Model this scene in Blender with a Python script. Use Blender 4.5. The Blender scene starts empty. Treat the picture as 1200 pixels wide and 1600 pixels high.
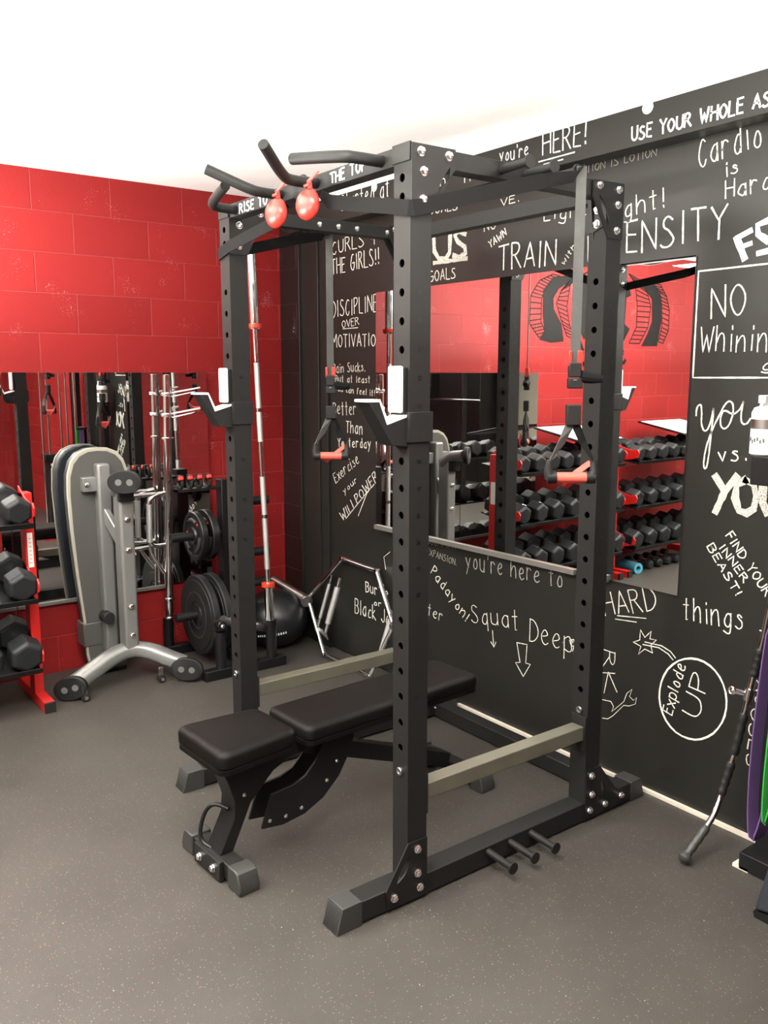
import bpy, math, random
from mathutils import Vector, Matrix
random.seed(7)
S = bpy.context.scene
COL = S.collection
pi = math.pi

# ---------------------------------------------------------------- camera, world, lights, exposure
cam_d = bpy.data.cameras.new('camera'); cam = bpy.data.objects.new('camera', cam_d); COL.objects.link(cam)
S.camera = cam
YAW, PITCH = 0.9312, -0.159
fw = Vector((-math.sin(YAW)*math.cos(PITCH), math.cos(YAW)*math.cos(PITCH), math.sin(PITCH)))
rt = Vector((math.cos(YAW), math.sin(YAW), 0)); up = rt.cross(fw)
cam.matrix_world = Matrix(((rt.x, up.x, -fw.x, 1.915), (rt.y, up.y, -fw.y, -1.514), (rt.z, up.z, -fw.z, 1.619), (0, 0, 0, 1)))
cam_d.sensor_fit = 'VERTICAL'; cam_d.sensor_height = 36; cam_d.sensor_width = 27
cam_d.lens = 1348*36/1600
cam_d.clip_start = 0.05; cam_d.clip_end = 60

S.view_settings.view_transform = 'Standard'; S.view_settings.look = 'None'
S.view_settings.exposure = -0.34; S.view_settings.gamma = 1.0
try: S.view_settings.use_curve_mapping = False
except Exception: pass
W = bpy.data.worlds.new('world'); S.world = W; W.use_nodes = True
W.node_tree.nodes['Background'].inputs[0].default_value = (1, 0.97, 0.92, 1)
W.node_tree.nodes['Background'].inputs[1].default_value = 0.2
S.cycles.max_bounces = 10; S.cycles.diffuse_bounces = 4; S.cycles.glossy_bounces = 6
S.cycles.use_denoising = True
S.cycles.sample_clamp_indirect = 8

def area(name, loc, sx, sy, power, up=False, col=(1, .972, .885)):
    l = bpy.data.lights.new(name, 'AREA'); l.shape = 'RECTANGLE'; l.size = sx; l.size_y = sy
    l.energy = power; l.color = col
    o = bpy.data.objects.new(name, l); o.location = loc
    if up: o.rotation_euler = (pi, 0, 0)
    COL.objects.link(o)
    return o
# unseen downlights added out of frame to light the room; no pendants are modelled
for x, y, sx, sy, pw in [(-1.4, -2.3, 1.6, .35, 70), (.9, -2.9, 1.6, .35, 20), (3.2, -3.6, 1.6, .35, 30), (-1.2, -4.4, 1.6, .35, 50)]:
    area('added_downlight', (x, y, 2.45), sx, sy, pw)
for x, y, sx, sy, pw in [(-1.45, -1.5, 1.2, .6, 390), (.35, -2.0, 1.1, .8, 210), (1.45, .55, .5, .9, 190), (3.2, -3.6, 1.6, .8, 110), (-1.2, -4.4, 1.6, .8, 190)]:
    area('added_uplight', (x, y, 1.68), sx, sy, pw, up=True)  # low uplights added out of view to brighten the ceiling, not room fixtures
# flush ceiling panel above the open side of the rack
panel_lamp = area('ceiling_panel', (.50, -.80, 2.636), .9, .6, 150)

# ---------------------------------------------------------------- helpers
def chaikin(p, n=2):
    closed = (Vector(p[0])-Vector(p[-1])).length < 1e-6
    p = [Vector(q) for q in p]
    for _ in range(n):
        q = [] if closed else [p[0]]
        for a, b in zip(p[:-1], p[1:]):
            q += [a*.75+b*.25, a*.25+b*.75]
        if closed: q.append(q[0])
        else: q.append(p[-1])
        p = q
    return p

def frame(d, hint=None):
    d = d.normalized()
    h = Vector(hint) if hint is not None else (Vector((0, 0, 1)) if abs(d.z) < .9 else Vector((1, 0, 0)))
    a = h.cross(d)
    if a.length < 1e-5: a = Vector((0, 1, 0)).cross(d)
    a.normalize()
    return a, d.cross(a).normalized()

class MB:
    def __init__(s): s.v = []; s.f = []
    def add(s, vs, fs):
        n = len(s.v); s.v += [Vector(v) for v in vs]; s.f += [tuple(i+n for i in f) for f in fs]; return s
    def box(s, x0, x1, y0, y1, z0, z1):
        v = [(x, y, z) for z in (z0, z1) for y in (y0, y1) for x in (x0, x1)]
        return s.add(v, [(0, 2, 3, 1), (4, 5, 7, 6), (0, 1, 5, 4), (2, 6, 7, 3), (0, 4, 6, 2), (1, 3, 7, 5)])
    def obox(s, c, ax, ay, az, hx, hy, hz):
        c = Vector(c); ax, ay, az = Vector(ax).normalized(), Vector(ay).normalized(), Vector(az).normalized()
        v = [c+ax*x*hx+ay*y*hy+az*z*hz for z in (-1, 1) for y in (-1, 1) for x in (-1, 1)]
        return s.add(v, [(0, 2, 3, 1), (4, 5, 7, 6), (0, 1, 5, 4), (2, 6, 7, 3), (0, 4, 6, 2), (1, 3, 7, 5)])
    def bar(s, a, b, w, h, hint=(0, 0, 1)):          # rectangular beam from a to b; h along hint
        a, b = Vector(a), Vector(b); d = b-a; u, v = frame(d, hint)
        return s.obox((a+b)/2, u, v, d, w/2, h/2, d.length/2)
    def tube(s, pts, r, n=12, caps=True, closed=False):
        pts = [Vector(p) for p in pts]; N = len(pts)
        rs = r if isinstance(r, (list, tuple)) else [r]*N
        d0 = (pts[1]-pts[0]).normalized(); a, b = frame(d0)
        rings = []
        for i, p in enumerate(pts):
            if closed: d = (pts[(i+1) % N]-pts[i-1])
            elif i == 0: d = pts[1]-pts[0]
            elif i == N-1: d = pts[-1]-pts[-2]
            else: d = (pts[i+1]-p).normalized()+(p-pts[i-1]).normalized()
            d.normalize()
            a = (a-d*a.dot(d)).normalized(); b = d.cross(a)
            k = 1.0
            if 0 < i < N-1 and not closed:
                c = max(.35, (pts[i+1]-p).normalized().dot(d)); k = 1.0/c if c > .7 else 1/.7
            rings.append([p+(a*math.cos(t)+b*math.sin(t))*rs[i]*(k if k < 1.15 else 1.15) for t in [2*pi*j/n for j in range(n)]])
        base = len(s.v); s.v += [v for rg in rings for v in rg]
        M = N if closed else N-1
        for i in range(M):
            for j in range(n):
                i2 = (i+1) % N
                s.f.append((base+i*n+j, base+i*n+(j+1) % n, base+i2*n+(j+1) % n, base+i2*n+j))
        if caps and not closed:
            s.f.append(tuple(base+j for j in range(n))[::-1]); s.f.append(tuple(base+(N-1)*n+j for j in range(n)))
        return s
    def cyl(s, a, b, r, n=20, r2=None): return s.tube([a, b], [r, r if r2 is None else r2], n)
    def prism(s, pts, axis, t0, t1):                # pts 2D polygon in the other two axes, extruded t0..t1
        def mk(p, t):
            if axis == 'x': return (t, p[0], p[1])
            if axis == 'y': return (p[0], t, p[1])
            return (p[0], p[1], t)
        n = len(pts)
        v = [mk(p, t0) for p in pts]+[mk(p, t1) for p in pts]
        ar = sum(pts[i][0]*pts[(i+1) % n][1]-pts[(i+1) % n][0]*pts[i][1] for i in range(n))
        f = [tuple(range(n))[::-1], tuple(range(n, 2*n))]+[(i, (i+1) % n, n+(i+1) % n, n+i) for i in range(n)]
        flip = (ar < 0) != (axis == 'y') != (t1 < t0)
        if flip: f = [q[::-1] for q in f]
        return s.add(v, f)
    def lathe(s, c, d, prof, n=28):                 # prof: list of (t along d, radius)
        c, d = Vector(c), Vector(d).normalized()
        return s.tube2([c+d*t for t, r in prof], [max(r, 1e-4) for t, r in prof], d, n)
    def tube2(s, pts, rs, d, n):
        a, b = frame(d); base = len(s.v); N = len(pts)
        for p, r in zip(pts, rs):
            s.v += [p+(a*math.cos(2*pi*j/n)+b*math.sin(2*pi*j/n))*r for j in range(n)]
        for i in range(N-1):
            for j in range(n):
                s.f.append((base+i*n+j, base+i*n+(j+1) % n, base+(i+1)*n+(j+1) % n, base+(i+1)*n+j))
        if (pts[0]-pts[-1]).length > 1e-6 or abs(rs[0]-rs[-1]) > 1e-6:
            s.f.append(tuple(base+j for j in range(n))[::-1]); s.f.append(tuple(base+(N-1)*n+j for j in range(n)))
        return s
    def band(s, pts, wv, w, t=.003):                # flat strap along pts; wv: width direction(s)
        pts = [Vector(p) for p in pts]; N = len(pts)
        base = len(s.v)
        for i, p in enumerate(pts):
            d = (pts[min(i+1, N-1)]-pts[max(i-1, 0)]).normalized()
            wd = Vector(wv[i] if isinstance(wv, list) else wv); wd = (wd-d*wd.dot(d)).normalized(); nn = d.cross(wd)
            ww = w[i] if isinstance(w, list) else w
            for a, b in ((-1, -1), (1, -1), (1, 1), (-1, 1)):
                s.v.append(p+wd*a*ww/2+nn*b*t/2)
        for i in range(N-1):
            for j in range(4):
                s.f.append((base+i*4+j, base+i*4+(j+1) % 4, base+i*4+4+(j+1) % 4, base+i*4+4+j))
        s.f.append((base+3, base+2, base+1, base)); s.f.append(tuple(base+(N-1)*4+j for j in range(4)))
        return s

def obj(name, mb, m, parent=None, bevel=0, sharp=35, loc=None, smooth=True, seg=2):
    me = bpy.data.meshes.new(name); me.from_pydata([tuple(v) for v in mb.v], [], mb.f); me.update()
    me.materials.append(m)
    import bmesh
    bm = bmesh.new(); bm.from_mesh(me); bmesh.ops.recalc_face_normals(bm, faces=bm.faces); bm.to_mesh(me); bm.free()
    if smooth:
        me.polygons.foreach_set('use_smooth', [True]*len(me.polygons))
        me.set_sharp_from_angle(angle=math.radians(sharp))
    o = bpy.data.objects.new(name, me); COL.objects.link(o)
    if parent: o.parent = parent
    if loc: o.location = loc
    if bevel:
        b = o.modifiers.new('bevel', 'BEVEL'); b.width = bevel; b.segments = seg; b.limit_method = 'ANGLE'; b.angle_limit = math.radians(40)
    return o
def tag(o, label, cat, group=None):
    o['label'] = label; o['category'] = cat
    if group: o['group'] = group
    return o
def struct(o): o['kind'] = 'structure'; return o
def thing(name, label, cat, loc=(0, 0, 0), rz=0, group=None):
    o = bpy.data.objects.new(name, None); COL.objects.link(o); o.location = loc; o.rotation_euler = (0, 0, rz)
    o.empty_display_size = .1
    return tag(o, label, cat, group)
def rebase(root, loc):
    loc = Vector(loc); root.location = loc
    for c in root.children: c.location = c.location-loc
def kids(o): return [c for c in bpy.data.objects if c.parent == o]
def copy_tree(o, parent=None):
    c = o.copy(); COL.objects.link(c)
    if parent: c.parent = parent
    for ch in kids(o): copy_tree(ch, c)
    return c

# ---------------------------------------------------------------- materials
def mat(name, col, rough=.5, metal=0, bump=0, bscale=200, spec=.5, var=0, vscale=6, coat=0):
    m = bpy.data.materials.new(name); m.use_nodes = True; nt = m.node_tree; b = nt.nodes['Principled BSDF']
    b.inputs['Base Color'].default_value = (*col, 1); b.inputs['Roughness'].default_value = rough
    b.inputs['Metallic'].default_value = metal; b.inputs['Specular IOR Level'].default_value = spec
    if coat: b.inputs['Coat Weight'].default_value = coat; b.inputs['Coat Roughness'].default_value = .2
    tc = nt.nodes.new('ShaderNodeTexCoord')
    n = nt.nodes.new('ShaderNodeTexNoise'); n.inputs['Scale'].default_value = vscale; n.inputs['Detail'].default_value = 4
    nt.links.new(tc.outputs['Object'], n.inputs['Vector'])
    v = var if var else .06
    mx = nt.nodes.new('ShaderNodeMix'); mx.data_type = 'RGBA'
    mx.inputs[6].default_value = tuple(c*(1-v) for c in col)+(1,); mx.inputs[7].default_value = tuple(min(1, c*(1+v)) for c in col)+(1,)
    nt.links.new(n.outputs['Fac'], mx.inputs[0]); nt.links.new(mx.outputs[2], b.inputs['Base Color'])
    if bump:
        n2 = nt.nodes.new('ShaderNodeTexNoise'); n2.inputs['Scale'].default_value = bscale; n2.inputs['Detail'].default_value = 3
        nt.links.new(tc.outputs['Object'], n2.inputs['Vector'])
        bp = nt.nodes.new('ShaderNodeBump'); bp.inputs['Strength'].default_value = bump; bp.inputs['Distance'].default_value = .002
        nt.links.new(n2.outputs['Fac'], bp.inputs['Height']); nt.links.new(bp.outputs['Normal'], b.inputs['Normal'])
    return m

M = {}
M['rack'] = mat('rack_paint', (.0075, .0075, .0072), .55, bump=.25, bscale=900, spec=.27)
M['rackbar'] = mat('worn_bar_paint', (.075, .071, .052), .42, bump=.2, bscale=600, var=.25, vscale=9)
M['plate_blk'] = mat('bracket_paint', (.006, .006, .006), .45, bump=.15, bscale=700, spec=.3)
M['bolt'] = mat('zinc_bolt', (.80, .80, .78), .22, metal=1)
M['chrome'] = mat('chrome', (.86, .86, .86), .09, metal=1)
M['knurl'] = mat('knurled_steel', (.70, .70, .69), .42, metal=1, bump=.6, bscale=1500)
M['steel'] = mat('brushed_steel', (.30, .30, .29), .36, metal=1)
M['darkchrome'] = mat('smoked_steel', (.34, .31, .30), .38, metal=1)
M['silver'] = mat('silver_frame_paint', (.22, .22, .215), .34, metal=.55)
M['greyback'] = mat('grey_pad_back', (.055, .054, .050), .5, bump=.2, bscale=300)
M['cream'] = mat('cream_piping', (.30, .285, .23), .5)
M['vinyl'] = mat('black_vinyl', (.003, .0024, .0022), .5, bump=.35, bscale=800, spec=.12)
M['rubber'] = mat('black_rubber', (.007, .007, .007), .55, bump=.3, bscale=500, spec=.3)
M['rubcap'] = mat('grey_rubber_cap', (.022, .022, .021), .5, bump=.3, bscale=400)
M['dumb'] = mat('dumbbell_rubber', (.011, .012, .013), .5, bump=.3, bscale=500, spec=.25)
M['blk'] = mat('black_paint', (.004, .004, .0045), .38, spec=.35)
M['white'] = mat('white_plastic', (.90, .90, .88), .35)
M['strap'] = mat('black_webbing', (.005, .005, .005), .8, bump=.8, bscale=900, spec=.15)
M['strapgrey'] = mat('grey_webbing', (.045, .045, .042), .6, bump=.8, bscale=900, var=.35, vscale=30)
M['foam'] = mat('coral_foam', (.62, .085, .06), .6, bump=.2, bscale=400)
M['redpl'] = mat('red_plastic', (.55, .03, .02), .35)
M['redframe'] = mat('red_frame_paint', (.45, .012, .010), .33)
M['copper'] = mat('red_ring', (.75, .06, .03), .3, metal=.4)
M['dotgrey'] = mat('grey_plug', (.09, .09, .088), .5)
M['purple'] = mat('purple_latex', (.09, .05, .14), .45)
M['green'] = mat('green_latex', (.03, .24, .045), .45)
M['slate'] = mat('slate_vinyl', (.018, .022, .029), .45)
M['paper'] = mat('sticker_white', (.80, .79, .75), .5)
M['trimmetal'] = mat('mirror_channel', (.20, .195, .18), .4, metal=.6)
M['woodw'] = mat('pale_trim', (.60, .54, .46), .6, var=.15, vscale=20)
M['blue'] = mat('light_blue_foam', (.06, .26, .35), .5)
M['yellow'] = mat('yellow_plastic', (.75, .60, .03), .4)
M['ball'] = mat('ball_rubber', (.006, .007, .0085), .38)
M['ceil'] = mat('ceiling_white', (.95, .95, .945), .8)
M['creamwall'] = mat('cream_wall', (.42, .40, .33), .7)
M['blackwood'] = mat('black_stained_wood', (.006, .006, .005), .5, bump=.4, bscale=60, var=.4, vscale=40)
M['mirror'] = mat('mirror_glass', (.86, .88, .87), .0, metal=1)
# the mirror must stay clean: no tone noise
_nt = M['mirror'].node_tree; _b = _nt.nodes['Principled BSDF']
for l in list(_nt.links):
    if l.to_socket == _b.inputs['Base Color']: _nt.links.remove(l)
_b.inputs['Base Color'].default_value = (.80, .81, .80, 1); _b.inputs['Roughness'].default_value = .004

def chalk_mat(name, a, b, lo=.42, hi=.56):
    m = bpy.data.materials.new(name); m.use_nodes = True; nt = m.node_tree; B = nt.nodes['Principled BSDF']; B.inputs['Roughness'].default_value = .9
    tc = nt.nodes.new('ShaderNodeTexCoord'); n = nt.nodes.new('ShaderNodeTexNoise'); n.inputs['Scale'].default_value = 420; n.inputs['Detail'].default_value = 2
    nt.links.new(tc.outputs['Object'], n.inputs['Vector'])
    r = nt.nodes.new('ShaderNodeMapRange'); r.inputs[1].default_value = lo-.12; r.inputs[2].default_value = hi-.04
    nt.links.new(n.outputs['Fac'], r.inputs[0])
    mx = nt.nodes.new('ShaderNodeMix'); mx.data_type = 'RGBA'; mx.inputs[6].default_value = (*a, 1); mx.inputs[7].default_value = (*b, 1)
    nt.links.new(r.outputs[0], mx.inputs[0]); nt.links.new(mx.outputs[2], B.inputs['Base Color'])
    return m
M['chalk'] = chalk_mat('chalk', (.16, .155, .14), (.92, .90, .80))
M['chalkdim'] = chalk_mat('chalk_faded', (.05, .05, .045), (.34, .33, .29))
M['chalkfill'] = chalk_mat('chalk_filled', (.10, .10, .09), (.75, .74, .66), .5, .62)
M['marker'] = mat('white_marker', (.9, .9, .88), .6)
M['muralblk'] = mat('mural_black_paint', (.008, .0075, .0075), .7, spec=.1)

def block_mat(name, col, groove, ydir=True, phase=0.0, spec=.45, rough=.42):
    m = bpy.data.materials.new(name); m.use_nodes = True; nt = m.node_tree; B = nt.nodes['Principled BSDF']
    B.inputs['Roughness'].default_value = rough; B.inputs['Specular IOR Level'].default_value = spec
    tc = nt.nodes.new('ShaderNodeTexCoord'); sp = nt.nodes.new('ShaderNodeSeparateXYZ'); cb = nt.nodes.new('ShaderNodeCombineXYZ')
    nt.links.new(tc.outputs['Object'], sp.inputs[0])
    ad = nt.nodes.new('ShaderNodeMath'); ad.operation = 'ADD'; ad.inputs[1].default_value = phase+40.64
    nt.links.new(sp.outputs['Y' if ydir else 'X'], ad.inputs[0])
    nt.links.new(ad.outputs[0], cb.inputs[0]); nt.links.new(sp.outputs['Z'], cb.inputs[1])
    br = nt.nodes.new('ShaderNodeTexBrick'); nt.links.new(cb.outputs[0], br.inputs['Vector'])
    br.inputs['Scale'].default_value = 1; br.inputs['Brick Width'].default_value = .4064; br.inputs['Row Height'].default_value = .2032
    br.inputs['Mortar Size'].default_value = .0035; br.inputs['Mortar Smooth'].default_value = .6; br.offset = .5
    br.inputs['Color1'].default_value = (*col, 1); br.inputs['Color2'].default_value = tuple(c*.86 for c in col)+(1,); br.inputs['Mortar'].default_value = (*groove, 1)
    # paint wear: fine pinholes
    n = nt.nodes.new('ShaderNodeTexNoise'); n.inputs['Scale'].default_value = 130; n.inputs['Detail'].default_value = 3; nt.links.new(tc.outputs['Object'], n.inputs['Vector'])
    big = nt.nodes.new('ShaderNodeTexNoise'); big.inputs['Scale'].default_value = 5; nt.links.new(tc.outputs['Object'], big.inputs['Vector'])
    mul = nt.nodes.new('ShaderNodeMath'); mul.operation = 'MULTIPLY'; nt.links.new(n.outputs['Fac'], mul.inputs[0]); nt.links.new(big.outputs['Fac'], mul.inputs[1])
    r = nt.nodes.new('ShaderNodeMapRange'); r.inputs[1].default_value = .40; r.inputs[2].default_value = .45; nt.links.new(mul.outputs[0], r.inputs[0])
    mx = nt.nodes.new('ShaderNodeMix'); mx.data_type = 'RGBA'; mx.inputs[7].default_value = tuple(min(1, c*1.2+.12) for c in col)+(1,)
    nt.links.new(r.outputs[0], mx.inputs[0]); nt.links.new(br.outputs['Color'], mx.inputs[6]); nt.links.new(mx.outputs[2], B.inputs['Base Color'])
    hs = nt.nodes.new('ShaderNodeMath'); hs.operation = 'MULTIPLY_ADD'; hs.inputs[1].default_value = -1.0
    ns = nt.nodes.new('ShaderNodeMath'); ns.operation = 'MULTIPLY'; ns.inputs[1].default_value = .22; nt.links.new(n.outputs['Fac'], ns.inputs[0])
    nt.links.new(br.outputs['Fac'], hs.inputs[0]); nt.links.new(ns.outputs[0], hs.inputs[2])
    bp = nt.nodes.new('ShaderNodeBump'); bp.inputs['Strength'].default_value = .9; bp.inputs['Distance'].default_value = .004
    nt.links.new(hs.outputs[0], bp.inputs['Height']); nt.links.new(bp.outputs['Normal'], B.inputs['Normal'])
    return m
M['redblock'] = block_mat('red_painted_block', (.215, .0125, .0125), (.275, .034, .033), True, .0268, .16, .5)
M['redblockx'] = block_mat('red_painted_block_x', (.27, .0135, .0135), (.32, .035, .032), False, .1)
M['blkblock'] = block_mat('black_painted_block', (.009, .0055, .0055), (.02, .015, .015), False, .17)

def board_mat():
    m = bpy.data.materials.new('chalkboard_paint'); m.use_nodes = True; nt = m.node_tree; B = nt.nodes['Principled BSDF']
    B.inputs['Roughness'].default_value = .44; B.inputs['Specular IOR Level'].default_value = .45
    tc = nt.nodes.new('ShaderNodeTexCoord')
    n = nt.nodes.new('ShaderNodeTexNoise'); n.inputs['Scale'].default_value = 2.2; n.inputs['Detail'].default_value = 5; nt.links.new(tc.outputs['Object'], n.inputs['Vector'])
    mx = nt.nodes.new('ShaderNodeMix'); mx.data_type = 'RGBA'; mx.inputs[6].default_value = (.006, .006, .005, 1); mx.inputs[7].default_value = (.012, .0115, .0095, 1)
    nt.links.new(n.outputs['Fac'], mx.inputs[0]); nt.links.new(mx.outputs[2], B.inputs['Base Color'])
    n2 = nt.nodes.new('ShaderNodeTexNoise'); n2.inputs['Scale'].default_value = 350; nt.links.new(tc.outputs['Object'], n2.inputs['Vector'])
    bp = nt.nodes.new('ShaderNodeBump'); bp.inputs['Strength'].default_value = .35; bp.inputs['Distance'].default_value = .001
    nt.links.new(n2.outputs['Fac'], bp.inputs['Height']); nt.links.new(bp.outputs['Normal'], B.inputs['Normal'])
    return m
M['board'] = board_mat()

def floor_mat():
    m = bpy.data.materials.new('rubber_floor'); m.use_nodes = True; nt = m.node_tree; B = nt.nodes['Principled BSDF']
    B.inputs['Roughness'].default_value = .5; B.inputs['Specular IOR Level'].default_value = .4
    tc = nt.nodes.new('ShaderNodeTexCoord')
    n = nt.nodes.new('ShaderNodeTexNoise'); n.inputs['Scale'].default_value = 3; n.inputs['Detail'].default_value = 6; nt.links.new(tc.outputs['Object'], n.inputs['Vector'])
    mx = nt.nodes.new('ShaderNodeMix'); mx.data_type = 'RGBA'; mx.inputs[6].default_value = (.026, .023, .0205, 1); mx.inputs[7].default_value = (.046, .041, .036, 1)
    nt.links.new(n.outputs['Fac'], mx.inputs[0])
    g = nt.nodes.new('ShaderNodeTexNoise'); g.inputs['Scale'].default_value = 320; g.inputs['Detail'].default_value = 2; nt.links.new(tc.outputs['Object'], g.inputs['Vector'])
    mg = nt.nodes.new('ShaderNodeMix'); mg.data_type = 'RGBA'; mg.blend_type = 'MULTIPLY'; mg.inputs[0].default_value = .6
    gr = nt.nodes.new('ShaderNodeMapRange'); gr.inputs[1].default_value = .3; gr.inputs[2].default_value = .7; gr.inputs[3].default_value = .6; gr.inputs[4].default_value = 1.3
    nt.links.new(g.outputs['Fac'], gr.inputs[0]); nt.links.new(mx.outputs[2], mg.inputs[6]); nt.links.new(gr.outputs[0], mg.inputs[7])
    prev = mg.outputs[2]
    for sc, th, c in ((85, .16, (.13, .055, .042)), (120, .19, (.14, .13, .115)), (48, .11, (.14, .06, .045)), (30, .06, (.24, .22, .19))):
        v = nt.nodes.new('ShaderNodeTexVoronoi'); v.inputs['Scale'].default_value = sc; nt.links.new(tc.outputs['Object'], v.inputs['Vector'])
        lt = nt.nodes.new('ShaderNodeMath'); lt.operation = 'LESS_THAN'; lt.inputs[1].default_value = th; nt.links.new(v.outputs['Distance'], lt.inputs[0])
        sp = nt.nodes.new('ShaderNodeSeparateColor'); nt.links.new(v.outputs['Color'], sp.inputs[0])
        gt = nt.nodes.new('ShaderNodeMath'); gt.operation = 'GREATER_THAN'; gt.inputs[1].default_value = .72; nt.links.new(sp.outputs[0], gt.inputs[0])
        ml = nt.nodes.new('ShaderNodeMath'); ml.operation = 'MULTIPLY'; nt.links.new(lt.outputs[0], ml.inputs[0]); nt.links.new(gt.outputs[0], ml.inputs[1])
        m2 = nt.nodes.new('ShaderNodeMix'); m2.data_type = 'RGBA'; m2.inputs[7].default_value = (*c, 1)
        nt.links.new(ml.outputs[0], m2.inputs[0]); nt.links.new(prev, m2.inputs[6]); prev = m2.outputs[2]
    nt.links.new(prev, B.inputs['Base Color'])
    bp = nt.nodes.new('ShaderNodeBump'); bp.inputs['Strength'].default_value = .5; bp.inputs['Distance'].default_value = .0015
    nt.links.new(g.outputs['Fac'], bp.inputs['Height']); nt.links.new(bp.outputs['Normal'], B.inputs['Normal'])
    return m
M['floor'] = floor_mat()

# ---------------------------------------------------------------- the setting
XR, YW, H = -2.80, 1.209, 2.6416
XW, YF = 4.6, -6.2
struct(obj('floor', MB().box(XR-.3, XW+.3, YF-.3, YW+.3, -.1, 0), M['floor'], smooth=False))
struct(obj('ceiling', MB().box(XR-.3, XW+.3, YF-.3, YW+.3, H, H+.1), M['ceil'], smooth=False))
wall_left = struct(obj('wall_left', MB().box(XR-.2, XR, YF-.2, YW+.2, 0, H), M['redblock'], smooth=False))
struct(obj('wall_right', MB().box(XW, XW+.2, YF-.2, YW+.2, 0, H), M['redblock'], smooth=False))
struct(obj('wall_front', MB().box(XR, XW, YF-.2, YF, 0, H), M['creamwall'], smooth=False))
# back wall: painted black block by the corner, chalkboard panelling, red block beyond
struct(obj('wall_corner', MB().box(XR, -2.55, YW-.004, YW+.2, 0, H), M['blkblock'], smooth=False))
struct(obj('wall_back_block', MB().box(1.25, XW, YW, YW+.2, 0, H), M['redblockx'], smooth=False))
wall_back = struct(obj('wall_back', MB().box(-2.26, 1.25, YW, YW+.2, .012, H), M['board'], smooth=False))
# black stained boards between the block corner and the chalkboard
col = MB()
col.box(-2.55, -2.54, YW-.03, YW+.1, 0, H); col.box(-2.54, -2.36, YW-.012, YW+.1, 0, H)
col.box(-2.36, -2.335, YW-.03, YW+.1, 0, H); col.box(-2.335, -2.26, YW-.018, YW+.1, 0, H)
struct(obj('trim_1', col, M['blackwood'], bevel=.002))
# beam that runs under the ceiling along the chalkboard
beam = struct(obj('trim_2', MB().box(-2.55, 1.25, 1.12, YW, 2.413, 2.545), M['board'], bevel=.002))
struct(obj('trim_3', MB().box(-2.55, 1.25, YW-.035, YW-.0005, 2.545, H), M['ceil']))
struct(obj('baseboard_back', MB().box(-1.12, .47, YW-.016, YW+.02, 0, .013), M['woodw']))
# pale round knockouts on the top edge of the beam
for x in (-.09, -1.705): obj('knockout_disc', MB().tube([(x, 1.121, 2.532), (x, 1.1175, 2.532)], .022, 24), M['ceil'], beam)

# ---------------------------------------------------------------- chalk lettering: a hand-drawn single-stroke alphabet
G = {
'A':(6,['00 39 60','13 53']),'B':(6,['00 09','~09 49 58 56 35 05','~05 45 63 51 30 00']),'C':(6,['~58 39 16 03 20 40 52']),
'D':(6,['00 09','~09 39 66 63 30 00']),'E':(5,['59 09 00 50','05 45']),'F':(5,['59 09','09 00','05 45']),'G':(6,['~58 39 16 03 20 50 64','34 64']),
'H':(6,['00 09','60 69','05 65']),'I':(2,['10 19']),'J':(5,['~59 53 40 20 02']),'K':(5,['00 09','59 04 60']),'L':(5,['09 00 50']),
'M':(8,['00 19 43 79 80']),'N':(6,['00 09 60 69']),'O':(6,['~39 06 03 20 40 63 66 39']),'P':(5,['00 09','~09 49 57 35 04']),
'R':(6,['00 09','~09 49 57 35 05','25 60']),'S':(6,['~58 39 18 16 35 44 62 40 10 01']),'T':(6,['09 69','39 30']),'U':(6,['~09 02 20 40 62 69']),
'V':(6,['09 30 69']),'W':(8,['09 20 46 60 89']),'X':(6,['09 60','69 00']),'Y':(6,['09 35 69','35 30']),'Z':(6,['09 69 00 60']),
'a':(6,['~55 36 14 02 20 40 53','56 50']),'b':(5,['09 00','~04 26 46 54 51 30 00']),'c':(5,['~55 36 13 11 20 51']),
'd':(6,['59 50','~55 36 13 11 20 40 52']),'e':(6,['~13 54 46 26 03 11 30 51']),'f':(5,['~48 29 17 10','05 45']),
'g':(6,['~55 36 13 11 20 40 52','~56 5b 3c 0b']),'h':(6,['09 00','~03 26 46 54 50']),'i':(2,['16 10','18 19']),'j':(3,['~26 2b 0c','28 29']),
'k':(5,['09 00','46 03 50']),'l':(2,['19 10']),'m':(7,['06 00','~03 26 35 30','~33 56 65 60']),'n':(6,['06 00','~03 26 46 54 50']),
'o':(6,['~36 13 11 30 51 54 36']),'p':(5,['06 0c','~05 26 46 54 51 30 01']),'q':(6,['~55 36 13 11 20 40 52','56 5c']),
'r':(5,['06 00','~03 16 36 45']),'s':(5,['~45 26 15 24 43 41 20 01']),'t':(5,['29 20 30','06 46']),'u':(6,['~06 01 20 40 53','56 50']),
'v':(5,['06 20 46']),'w':(7,['06 10 34 50 66']),'x':(5,['06 50','56 00']),'y':(6,['06 31','56 1c']),
'!':(2,['19 13','11 10']),'.':(2,['11 10']),',':(2,['11 0a']),"'":(2,['17 19']),'4':(5,['39 04 54','39 30']),' ':(4,[])}
YC = {**{str(i): i for i in range(10)}, 'a': -1, 'b': -2, 'c': -3}
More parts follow.
